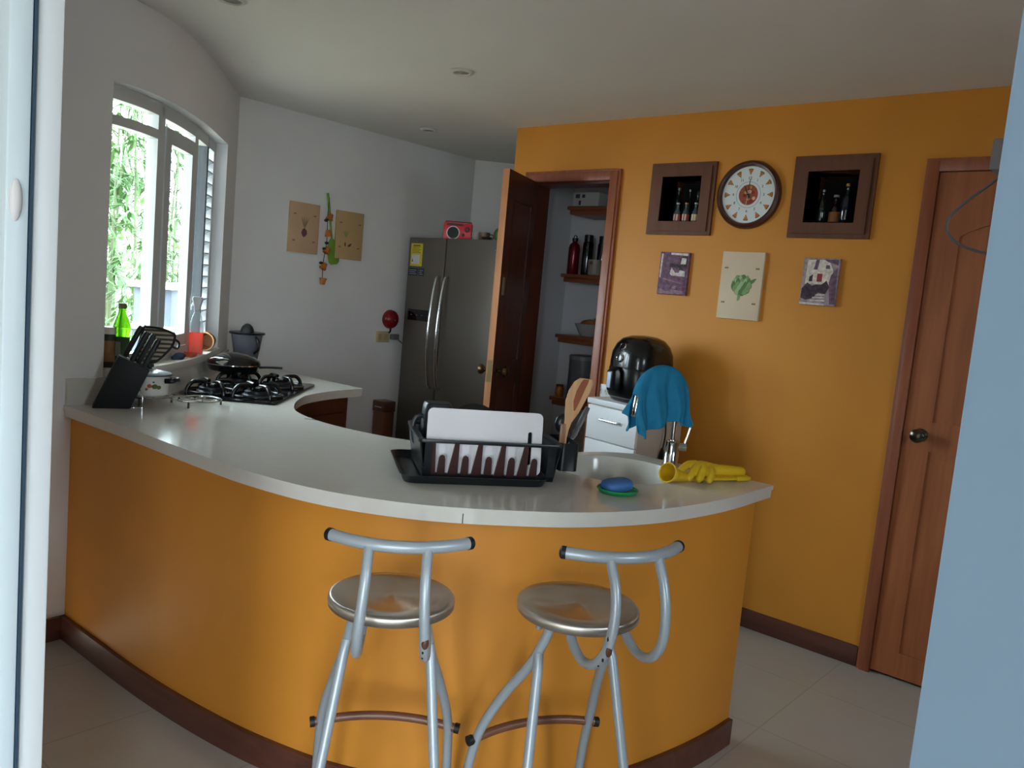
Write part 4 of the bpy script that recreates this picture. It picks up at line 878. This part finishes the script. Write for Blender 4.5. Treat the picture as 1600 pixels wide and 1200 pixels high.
P = [fp3(x0+.020, zb+.01), fp3(x0+.034, zb+.01), fp3(x0+.028, zt-.004), fp3(x0+.020, zt-.004)]; MB().rings([P, [q_+Vector((0, .006, 0)) for q_ in P]]).build('divider', M_SMOKE, dr)
uc = MB(); UX = x1+.047; UO = [(UX+x, -.055+y) for x, y in rrect(.028, .075, .014)]; UI = [(UX+x, -.055+y) for x, y in rrect(.025, .072, .012)]
slab(uc, UO, UI, .045, .122); 
uc.prism(UO, .042, .046)
uc.build('utensil_cup', M_RACK, dr, ang=50)
DM2 = Matrix.Translation(DR) @ Matrix.Rotation(DRZ, 4, 'Z')
# cutting board leaning on the rack front
cbd = MB(); BL = [(x+.0, z+.0) for x, z in rrect(.163, .088, .016, 6)]; sx_ = .128
SL = [(sx_ + .0065*math.cos(R(a)), (-.01 if a >= 180 else .028) + .0065*math.sin(R(a)) - (.042 if a >= 180 else 0)) for a in range(0, 360, 20)]
slab(cbd, BL, SL, 0, .008, FRONT)
bo_ = cbd.build('cutting_board', mat('white_board_plastic', 'd5d4d6', .45, var=.03, scale=6), None, ang=40)
bo_.matrix_world = DM2 @ Matrix.Translation((.024, -.112, .112)) @ Matrix.Rotation(R(-6), 4, 'X'); tag(bo_, 'white plastic cutting board with a slot, standing in the dish rack', 'cutting board')
jg = thing('jug', 'dark grey plastic jug standing upside down in the left of the dish rack', 'jug', tuple(DM2 @ Vector((-.092, .040, .019))), DRZ + R(185))
MB().rings([ring3(sell(a, b_, 3.5, 32), z) for z, a, b_ in ((0, .046, .042), (.006, .048, .044), (.15, .042, .038), (.170, .040, .036), (.176, .036, .032))]).build('body', mat('slate_plastic', '20252b', .35), jg, ang=50)
MB().tube(crom([(.040, 0, .135), (.060, 0, .130), (.068, 0, .10), (.062, 0, .06), (.043, 0, .045)], 6), .0042, 10, flat=1.5).build('handle', mat('slate_plastic', '20252b', .35), jg)
ld = MB().lathe([(0, .0), (.085, .0), (.088, .004), (.080, .010), (.02, .014), (0, .014)], 40, None)
lo = ld.build('pan_lid', mat('black_lid', '17191b', .3), None); lo.matrix_world = DM2 @ Matrix.Translation((.02, .03, .11)) @ Matrix.Rotation(R(78), 4, 'X'); tag(lo, 'round black pan lid standing behind the white cutting board in the rack', 'lid')
# utensils in the cup
M_WSP = wood('pale_spoon_wood', 'b98a5c', 'd0a576', axis=2, rough=.6, coat=0)
ws = thing('wooden_spatula', 'pale wooden spatula with a red-brown inlay standing in the utensil cup', 'spatula', tuple(DM2 @ Vector((UX-.004, -.11, .047))), DRZ - R(8))
pr_ = [(-.010, 0, .006), (-.010, .09, .0065), (-.008, .115, .008), (-.004, .135, .010), (.004, .165, .020), (.010, .195, .027), (.020, .225, .030), (.030, .250, .027), (.036, .262, .018)]
MB().rings([[(x-w_, -.004, z), (x+w_, -.004, z-.002), (x+w_, .004, z-.002), (x-w_, .004, z)] for x, z, w_ in pr_]).build('blade_and_handle', M_WSP, ws, bevel=.0015)
MB().rings([[(x-w_, -.0046, z), (x+w_, -.0046, z), (x+w_, -.0035, z), (x-w_, -.0035, z)] for x, z, w_ in ((.010, .168, .002), (.014, .195, .009), (.022, .225, .011), (.032, .250, .010), (.036, .259, .008))]).build('inlay', mat('red_brown_inlay', '8e4c2c', .6), ws)
MB().bb(-.024, -.008, -.006, .006, .05, .128).build('wooden_peg', wood('brown_peg', '7a5230', '91673f', axis=2), ws, bevel=.002)
kf = thing('kitchen_knife', 'grey riveted knife handle sticking up from the utensil cup', 'knife', tuple(DM2 @ Vector((UX-.004, -.055, .047))), DRZ)
KD = Vector((.45, .25, .86)).normalized()
MB().tube([KD*.085, KD*.10, KD*.17, KD*.192], [.007, .009, .010, .008], 10, flat=.7).build('handle', mat('smoky_grey_handle', '5a5a5c', .3), kf)
MB().tube([KD*.0, KD*.09], [.004, .005], 8).build('blade', M_STEELW, kf)
for q in (.10, .122, .15): MB().sphere(KD*q + Vector((.0055, -.0085, 0)), .003, 8).build('rivet', M_CHROME, kf)
sp2 = thing('serving_spoon', 'black plastic serving spoon in the utensil cup behind the knife', 'spoon', tuple(DM2 @ Vector((UX, -.03, .047))), DRZ)
MB().rod((0, 0, 0), (.008, .02, .085), .005).build('handle', M_BLACK, sp2)
MB().sphere((.012, .028, .112), (.026, .014, .030), 18).build('bowl', M_BLACK, sp2)
wk = thing('whisk', 'dark wire whisk in the right end of the utensil cup', 'whisk', tuple(DM2 @ Vector((UX+.006, -.01, .047))), DRZ)
MB().rod((0, 0, 0), (.01, .0, .05), .005).build('handle', M_BLACK, wk)
for k in range(5):
    a = math.pi*k/5; c_, s_ = math.cos(a), math.sin(a)
    MB().tube(crom([(.01, 0, .05), (.012+.018*c_, .018*s_, .078), (.018, 0, .105), (.012-.018*c_, -.018*s_, .078), (.01, 0, .05)], 6), .0013, 6).build('wire', mat('dark_wire', '3a3c3e', .3, .6), wk)

# ================================================================== COOKTOP
CA = Vector((-2.824, 1.854, 0)); cu, cv = Vector((-.669, .743, 0)), Vector((-.743, -.669, 0))
ctr = CA + cu*.362 + cv*.212; CRZ = math.atan2(cu.y, cu.x)
cooktop = thing('gas_cooktop', 'black glass gas cooktop with four burners set into the counter', 'cooktop', (ctr.x, ctr.y, CZ), CRZ)
# local x along the front edge, local -y towards the cook (cu x up); +y is towards the wall because cv = rot(cu, +90)
MB().rings([ring3(rrect(a, b_, .02), z) for z, a, b_ in ((.0005, .360, .210), (.006, .362, .212), (.009, .360, .210))]).build('glass_top', mat('black_hob_glass', '121418', .12, coat=.3), cooktop)
def pan_support(bx, by, r=.108):
    b = MB()
    for k in range(4):
        a = R(45 + 90*k); d = Vector((math.cos(a), math.sin(a), 0)); c_ = Vector((bx, by, 0))
        b.tube(crom([c_ + d*r + Vector((0, 0, .009)), c_ + d*(r-.006) + Vector((0, 0, .034)), c_ + d*(r-.026) + Vector((0, 0, .054)), c_ + d*.055 + Vector((0, 0, .056)), c_ + d*.026 + Vector((0, 0, .054))], 5), .0088, 8)
    b.tube([(bx + (r-.004)*math.cos(R(q_)), by + (r-.004)*math.sin(R(q_)), .015) for q_ in range(0, 360, 12)], .0055, 8, closed=True)
    return b.build('pan_support', M_IRON, cooktop, ang=60)
for bx, by in ((-.20, -.09), (.165, -.09), (-.20, .10), (.165, .10)):
    pan_support(bx, by)
    bu = MB().lathe([(0, .008), (.056, .008), (.060, .008), (.060, .016), (.052, .020), (.050, .020), (.050, .030), (.044, .033), (0, .033)], 32, c=(bx, by, 0)).build('burner', mat('burner_grey', '3c3f44', .3, .6), cooktop)
    MB().lathe([(0, .033), (.036, .033), (.039, .037), (.036, .045), (0, .047)], 28, c=(bx, by, 0)).build('burner_cap', M_BLACKG, bu)
for k in range(4):
    MB().lathe([(0, .009), (.017, .009), (.016, .026), (.012, .029), (0, .029)], 20, c=(-.02, -.13+.075*k, 0)).build('knob', mat('hob_knob', '2a2c30', .25, .3), cooktop)
rp_ = ctr + cu*.165 + cv*.10 + Vector((-.032, -.012, 0))
sk_ = thing('skillet', 'black lidded skillet on the far rear burner of the cooktop', 'pan', (rp_.x, rp_.y, CZ+.0628), R(48))
MB().lathe([(0, 0), (.10, 0), (.108, .004), (.118, .03), (.115, .031), (.106, .008), (0, .006)], 40).build('pan', M_IRON, sk_)
MB().lathe([(0, .030), (.119, .030), (.121, .034), (.116, .048), (.09, .066), (.05, .080), (.02, .085), (0, .085)], 40).build('lid', M_BLACKG, sk_)
MB().lathe([(.1195, .0305), (.1225, .0305), (.1225, .0345), (.1195, .0345)], 40).build('lid_rim', M_CHROME, sk_)
MB().tube(crom([(.115, 0, .022), (.15, 0, .026), (.22, 0, .028)], 5), .009, 10, flat=.6).build('handle', M_BLACK, sk_)

# juicer in the wall corner
jc = thing('citrus_juicer', 'black citrus juicer with smoky clear jug in the corner behind the cooktop', 'juicer', (-3.85, 2.333, CZ), R(20))
MB().lathe([(0, 0), (.066, 0), (.068, .006), (.06, .03), (.045, .045), (.042, .055), (0, .055)], 32).build('base', M_BLACK, jc)
MB().lathe([(.0, .056), (.050, .056), (.058, .062), (.080, .20), (.077, .20), (.055, .066), (0, .062)], 36).build('jug', mat('smoky_clear_plastic', '8e92a0', .15, trans=.55, ior=1.2), jc)
MB().lathe([(0, .06), (.012, .06), (.012, .2), (0, .2)], 16).build('drive_shaft', mat('dark_blue_grey', '3a4152', .4), jc)
MB().lathe([(.0, .198), (.088, .200), (.092, .206), (.088, .211), (.036, .209), (0, .209)], 36).build('rim', M_BLACK, jc)
MB().lathe([(.036, .208), (.034, .222), (.026, .240), (.012, .253), (0, .256)], 24).build('reamer', mat('reamer_grey', '25282c', .4), jc)
MB().tube(crom([(.072, -.02, .19), (.098, -.03, .17), (.100, -.03, .13), (.068, -.02, .105)], 6), .007, 8).build('handle', M_BLACK, jc)

# enamel pot on its trivet, empty trivet
def trivet(label, loc, r, h):
    t = thing('trivet', label, 'trivet', loc, 0, 'wire trivets')
    MB().tube([(r*math.cos(R(a)), r*math.sin(R(a)), h) for a in range(0, 360, 10)], .0028, 8, closed=True).build('outer_ring', M_STEELW, t)
    for k in range(5):
        a = R(72*k+20); c_ = Vector((r*.52*math.cos(a), r*.52*math.sin(a), h))
        MB().tube([c_ + Vector((r*.46*math.cos(R(q)), r*.46*math.sin(R(q)), 0)) for q in range(0, 360, 15)], .0020, 6, closed=True).build('inner_ring', M_STEELW, t)
    for k in range(3):
        a = R(120*k-45); MB().rod((r*math.cos(a), r*math.sin(a), h), (r*math.cos(a), r*math.sin(a), 0), .004, 8).build('leg', M_BLACK, t)
    return t
trivet('round wire trivet standing empty on the counter in front of the cooktop', (-2.925, 1.572, CZ), .092, .022)
trivet('round wire trivet under the white enamel pot', (-3.018, 1.428, CZ), .085, .028)
po = thing('enamel_pot', 'small white enamel pot with painted fruit and black-knobbed lid beside the window', 'pot', (-3.018, 1.428, CZ+.031), R(40))
MB().lathe([(0, 0), (.066, 0), (.073, .006), (.076, .075), (.079, .077), (.079, .080), (.073, .079), (.070, .008), (0, .006)], 44).build('pot_body', mat('white_enamel', 'd8d8d2', .2, coat=.3), po)
lid = MB().lathe([(0, .080), (.080, .079), (.082, .082), (.076, .086), (.03, .096), (0, .098)], 44).build('lid', mat('grey_enamel_lid', 'aab4ba', .2, .2), po)
MB().lathe([(.079, .0765), (.083, .0775), (.083, .0815), (.079, .0805)], 44).build('lid_rim', mat('navy_rim', '27313c', .3), po)
MB().lathe([(0, .096), (.010, .096), (.010, .102), (.017, .106), (.017, .118), (.013, .120), (0, .120)], 18).build('lid_knob', M_BLACK, po)
for sx in (-1, 1): MB().tube(crom([(sx*.074, -.026, .06), (sx*.100, -.026, .062), (sx*.108, 0, .062), (sx*.100, .026, .062), (sx*.074, .026, .06)], 5), .007, 10, flat=1.4).build('side_handle', M_BLACK, po)
for k, (a, z, c_, r) in enumerate(((-62, .042, 'c25a2c', .011), (-48, .040, '55702c', .013), (-36, .036, '6c7d34', .011), (-52, .056, '5f7a30', .008), (-70, .030, 'b8452c', .008))):
    MB().sphere((.0695*math.cos(R(a)), .0695*math.sin(R(a)), z), (r*.95, r*.95, r*.8), 10, Matrix.Identity(4)).build('painted_fruit', mat('fruit_'+c_, c_, .4), po).scale = (1, 1, 1)

# knife block, mitt, wire stand
KB = thing('knife_block', 'black slanted knife block with black-handled knives at the left end of the counter', 'knife block', (-2.952, 1.262, CZ), math.atan2(.92, .40))
MB().rings([[(x, y, z) for x, z in ((-.058, 0), (.064, 0), (.124, .140), (.022, .192))] for y in (-.035, .045)]).build('block', mat('matte_black_block', '12171b', .6), KB, bevel=.004)
KDIR = Vector((.41, 0, .91))
for k, (bx, bz, yy, L) in enumerate(((.040, .18, .02, .125), (.062, .168, -.018, .12), (.085, .158, .018, .12), (.102, .148, -.02, .115))):
    p = Vector((bx, yy, bz)); MB().tube([p, p + KDIR*.02, p + KDIR*L*.9, p + KDIR*L], [.008, .0095, .0105, .008], 10, flat=1.0).build('knife_handle', M_BLACK, KB)
mt = thing('oven_mitt', 'striped cream and charcoal pot holder with black edge behind the knives', 'pot holder', (-2.975, 1.425, 1.088), math.atan2(.92, .40))
pm = [(-.062, -.075), (-.015, -.070), (.010, -.062), (.055, -.010), (.066, .030), (.056, .042), (.012, .056), (-.030, .058), (-.040, .048)]
pmc = crom([Vector((x, 0, z)) for x, z in pm], 4, True)
MB().rings([[(p.x*.96, y, p.z*.96) for p in pmc] for y in (-.006, .006)]).build('pad', stripe_mat('mitt_stripes', '3d3a36', 'a39a84', 62, 2, .5), mt, bevel=.003)
MB().tube([(p.x, 0, p.z) for p in pmc], .0065, 8, closed=True).build('piping', M_BLACK, mt)
MB().tube(crom([(.062, 0, .022), (.082, 0, .008), (.078, 0, -.014), (.056, 0, -.006)], 6), .0045, 8).build('hanging_loop', M_BLACK, mt)
wsd = thing('wire_stand', 'small chrome wire stand on the counter in front of the knife block', 'stand', (-2.915, 1.335, CZ), math.atan2(.92, .40))
for x in (-.022, .022): MB().tube(crom([(x, -.01, .003), (x, -.012, .04), (x-.012, -.004, .075)], 5), .0024, 8).build('wire', M_CHROME, wsd)
MB().bb(-.024, .024, -.014, .03, .0, .004).build('foot_plate', M_CHROME, wsd, bevel=.001)

# ------------------------------------------------------------------ on the window sill
G_OLIVE = mat('bright_green_glass', '4f9a12', .08, trans=.75, ior=1.3)
t = thing('oil_bottle', 'green glass oil bottle with pale label at the left end of the window sill', 'bottle', (-3.098, 1.355, SILL))
MB().lathe([(0, 0), (.027, 0), (.029, .004), (.029, .125), (.033, .14), (.033, .152), (.026, .175), (.014, .205), (.013, .222), (0, .222)], 28).build('glass', G_OLIVE, t)
MB().lathe([(0, .22), (.016, .22), (.016, .24), (0, .24)], 18).build('cap', mat('olive_cap', '6d7a4a', .5), t)
MB().lathe([(.0293, .03), (.0302, .03), (.0302, .115), (.0293, .115)], 28).build('label', mat('dark_green_label', '35512c', .6), t)
MB().bb(.004, .026, -.0325, -.0300, .045, .098, Matrix.Rotation(R(25), 4, 'Z')).build('label_panel', mat('label_grey', '97a49a', .6), t)
t = thing('jar', 'jar with white lid and brown label on the sill, half hidden at window edge', 'jar', (-3.108, 1.312, SILL))
MB().lathe([(0, 0), (.026, 0), (.028, .004), (.028, .12), (.024, .126), (0, .126)], 24).build('glass', mat('dark_jar', '2c2a26', .3), t)
MB().lathe([(.0283, .022), (.0293, .022), (.0293, .10), (.0283, .10)], 24).build('label', mat('tan_label', '9a6f45', .6), t)
MB().lathe([(0, .124), (.029, .124), (.029, .150), (0, .150)], 24).build('lid', C_WH, t)
t = thing('spray_bottle', 'clear spray bottle with orange liquid on the window sill', 'spray bottle', (-3.575, 1.905, SILL+.0005), R(40))
MB().lathe([(0, 0), (.028, 0), (.030, .004), (.029, .098), (0, .098)], 24).build('liquid', translucent('orange_liquid', 'ff7a06'), t)
MB().lathe([(.0305, .0), (.0315, .004), (.0305, .12), (.022, .17), (.013, .19), (.013, .20), (0, .20), (0, .199), (.012, .199), (.012, .19), (.021, .17), (.0298, .12)], 24).build('clear_body', mat('clear_plastic', 'e8eef0', .15, trans=.85, ior=1.1), t)
MB().rings([[(x, y, z) for x, y in rrect(a, .011, .006)] for z, a in ((.198, .013), (.215, .014), (.232, .018), (.252, .024), (.262, .021))]).build('spray_trigger_head', mat('white_spray_head', 'd9dde0', .4), t)
MB().tube([(-.018, 0, .235), (-.030, 0, .215), (-.030, 0, .20)], .004, 8).build('trigger', mat('white_spray_head', 'd9dde0', .4), t)
tp = thing('terracotta_pot', 'small terracotta flowerpot lying on its side at the right end of the sill', 'flowerpot', (-3.735, 2.045, SILL+.046), 0)
Q = Matrix.Rotation(math.atan2(-.75, .80), 4, 'Z') @ Matrix.Rotation(R(90), 4, 'Y')
MB().lathe([(0, -.045), (.030, -.045), (.034, -.042), (.040, .018), (.046, .018), (.046, .042), (.041, .042), (.038, .014), (.030, -.038), (0, -.038)], 32, Q).build('pot', mat('clay', 'a5744c', .8, var=.08, scale=20), tp)
MB().lathe([(.0405, .0425), (.0463, .0425), (.0463, .0435), (.0405, .0435)], 32, Q).build('pale_rim', mat('clay_pale', 'c79a70', .8), tp)
cl = MB().rings([[(x, y*(1+.2*math.sin(9*x*20)), z + .004*math.sin(60*x+40*y)) for x, y in sell(a, b_, 2.2, 24)] for z, a, b_ in ((0, .055, .020), (.008, .056, .022), (.016, .045, .015), (.020, .02, .006))])
co = cl.build('rag', mat('dark_blue_rag', '2b3c55', .9), None, ang=80); co.location = (-3.36, 1.715, SILL+.004); co.rotation_euler = (0, 0, R(135)); tag(co, 'crumpled dark blue rag on the middle of the window sill', 'rag')
yp = MB().bb(-.014, .014, -.010, .010, 0, .022).build('packet', mat('yellow_packet', 'cdb52c', .5), None, bevel=.003); yp.location = (-3.155, 1.495, SILL); yp.rotation_euler = (0, 0, R(50)); tag(yp, 'tiny yellow packet at the sill edge beside the knives', 'packet')
rt = MB().rings([ring3(rrect(.045, .030, .012), 0), ring3(rrect(.050, .034, .014), .014), ring3(rrect(.047, .031, .012), .014), ring3(rrect(.042, .028, .01), .004)]).build('dish', mat('red_orange_dish', 'c8512e', .4), None); rt.location = (-3.475, 1.815, SILL+.0005); rt.rotation_euler = (0, 0, R(138)); tag(rt, 'shallow red-orange dish on the sill beside the spray bottle', 'dish')

# ------------------------------------------------------------------ contact box and loose wire on the right wall edge
bx = thing('alarm_contact', 'small grey box with loose thin wire on the edge of the blue-grey wall at right', 'contact box', (-.0943, .561, 1.4870))
bx.scale = (.758, .758, .758)
MB().bb(-.030, 0, -.022, .032, -.012, .012).build('housing', mat('grey_box', '6c6a6c', .5), bx, bevel=.002)
MB().tube(crom([(-.024, .02, -.004), (-.036, .02, -.016), (-.050, .02, -.028), (-.061, .02, -.040), (-.064, .02, -.050), (-.058, .02, -.061), (-.045, .02, -.068), (-.024, .02, -.073), (0.0, .01, -.0745)], 6), .0011, 8).build('wire', mat('grey_wire', '4a4a4e', .5), bx)

# ================================================================== OUTSIDE THE KITCHEN WINDOW
M_LEAF = mat('bamboo_leaf', '2a4a1c', .6, var=.45, scale=3); M_CULM = mat('bamboo_culm', '444d30', .5, var=.2, scale=4)
M_LEAF2 = mat('bamboo_leaf_pale', '38592a', .6, var=.4, scale=3)
GZ = -.4
def leaf_blade(b, p, d, L, wf):
    s_ = d.cross(Vector((0, 0, 1)))
    if s_.length < .1: return
    s_.normalize(); w_ = L*wf; n_ = s_.cross(d)*.006
    b.rings([[p, p+n_*.2, p+n_*.1], [p+d*L*.4+s_*w_, p+d*L*.4+n_, p+d*L*.4-s_*w_], [p+d*L, p+d*L+n_*.2, p+d*L+n_*.1]], cap=False)
def bamboo(label, x, y, h, seed, nf, spread, m_):
    rg = random.Random(seed); t = thing('bamboo_plant', label, 'bamboo', (x, y, GZ), 0, 'bamboo outside the kitchen window'); cul = []
    for k in range(4):
        a, q = rg.random()*6.28, rg.random()*.3; bx_, by_ = q*math.cos(a), q*math.sin(a); lx, ly = rg.uniform(-.5, .5)*spread, rg.uniform(-.5, .5)*spread
        P = crom([(bx_, by_, 0), (bx_+lx*.15, by_+ly*.15, h*.4), (bx_+lx*.5, by_+ly*.5, h*.75), (bx_+lx, by_+ly, h)], 6); cul.append(P)
        MB().tube(P, [.022*(1-.8*i/(len(P)-1)) for i in range(len(P))], 8).build('culm', M_CULM, t)
    b = MB()
    for k in range(nf):
        P = rg.choice(cul); i = rg.randrange(2, len(P)); p = P[i] + Vector((rg.gauss(0, .30), rg.gauss(0, .30), rg.gauss(0, .25)))*spread
        ax = Vector((rg.gauss(0, 1), rg.gauss(0, 1), -.35)).normalized()
        for j in range(6):
            d = (ax + Vector((rg.gauss(0, .5), rg.gauss(0, .5), rg.gauss(-.15, .45)))).normalized(); leaf_blade(b, p, d, rg.uniform(.13, .26), .075)
    b.build('foliage', m_, t, smooth=False)
bamboo('bright bamboo nearest the kitchen window, filling its left section', -7.75, 3.25, 3.7, 1, 420, 1.0, M_LEAF2)
bamboo('tall bamboo right of the nearest one, seen through the open casement', -7.35, 4.75, 4.1, 2, 360, .8, M_LEAF)
bamboo('bamboo farthest out, closing the gap between the nearer two', -9.9, 4.75, 4.4, 3, 420, 1.2, M_LEAF)
bamboo('bamboo at the left, mostly hidden behind the jamb of the kitchen window', -9.6, 2.2, 4.2, 4, 300, 1.0, M_LEAF)
def shrub(label, x, y, rx, h, seed, m_):
    rg = random.Random(seed); t = thing('shrub', label, 'shrub', (x, y, GZ), 0, 'shrubs behind the bamboo'); b = MB()
    for k in range(1500):
        a, e, q = rg.random()*6.28, rg.uniform(-.2, 1), .75 + .3*rg.random(); c = math.sqrt(max(0, 1-e*e)) if e > 0 else 1
        p = Vector((rx*q*c*math.cos(a), rx*q*c*math.sin(a), h*.35 + h*.65*q*e)); d = Vector((math.cos(a)+rg.gauss(0, .6), math.sin(a)+rg.gauss(0, .6), rg.gauss(0, .6))).normalized()
        leaf_blade(b, p, d, rg.uniform(.18, .32), .2)
    b.build('foliage', m_, t, smooth=False)
    for k in range(3): MB().tube([(rg.uniform(-.2, .2), rg.uniform(-.2, .2), 0), (rg.uniform(-.5, .5)*rx, rg.uniform(-.5, .5)*rx, h*.6)], [.04, .015], 8).build('stem', M_CULM, t)
M_SHR = mat('shrub_leaf', '48702c', .6, var=.5, scale=2.5); M_SHR2 = mat('shrub_leaf_yellow', '6f8a38', .6, var=.5, scale=2.5)
shrub('leafy green shrub behind the bamboo, at the left of the window view', -13.0, 5.4, 1.1, 3.5, 11, M_SHR)
shrub('yellow-green shrub behind the bamboo, in the middle of the window view', -13.2, 7.8, 1.1, 3.3, 12, M_SHR2)
oc = thing('outdoor_cabinet', 'dark outdoor cabinet with white shelf, seen through the middle window section', 'cabinet', (-5.5, 2.68, GZ), R(30))
MB().bb(-.14, .14, -.12, .12, 0, 1.62).build('body', mat('dark_slate_paint', '39404e', .6), oc, bevel=.006)
MB().bb(-.17, .17, -.16, .14, 1.62, 1.66).build('top', mat('outdoor_white', 'd9d9d6', .6), oc)
MB().bb(-.16, .16, -.17, -.10, 1.34, 1.37).build('shelf', mat('outdoor_white', 'd9d9d6', .6), oc)
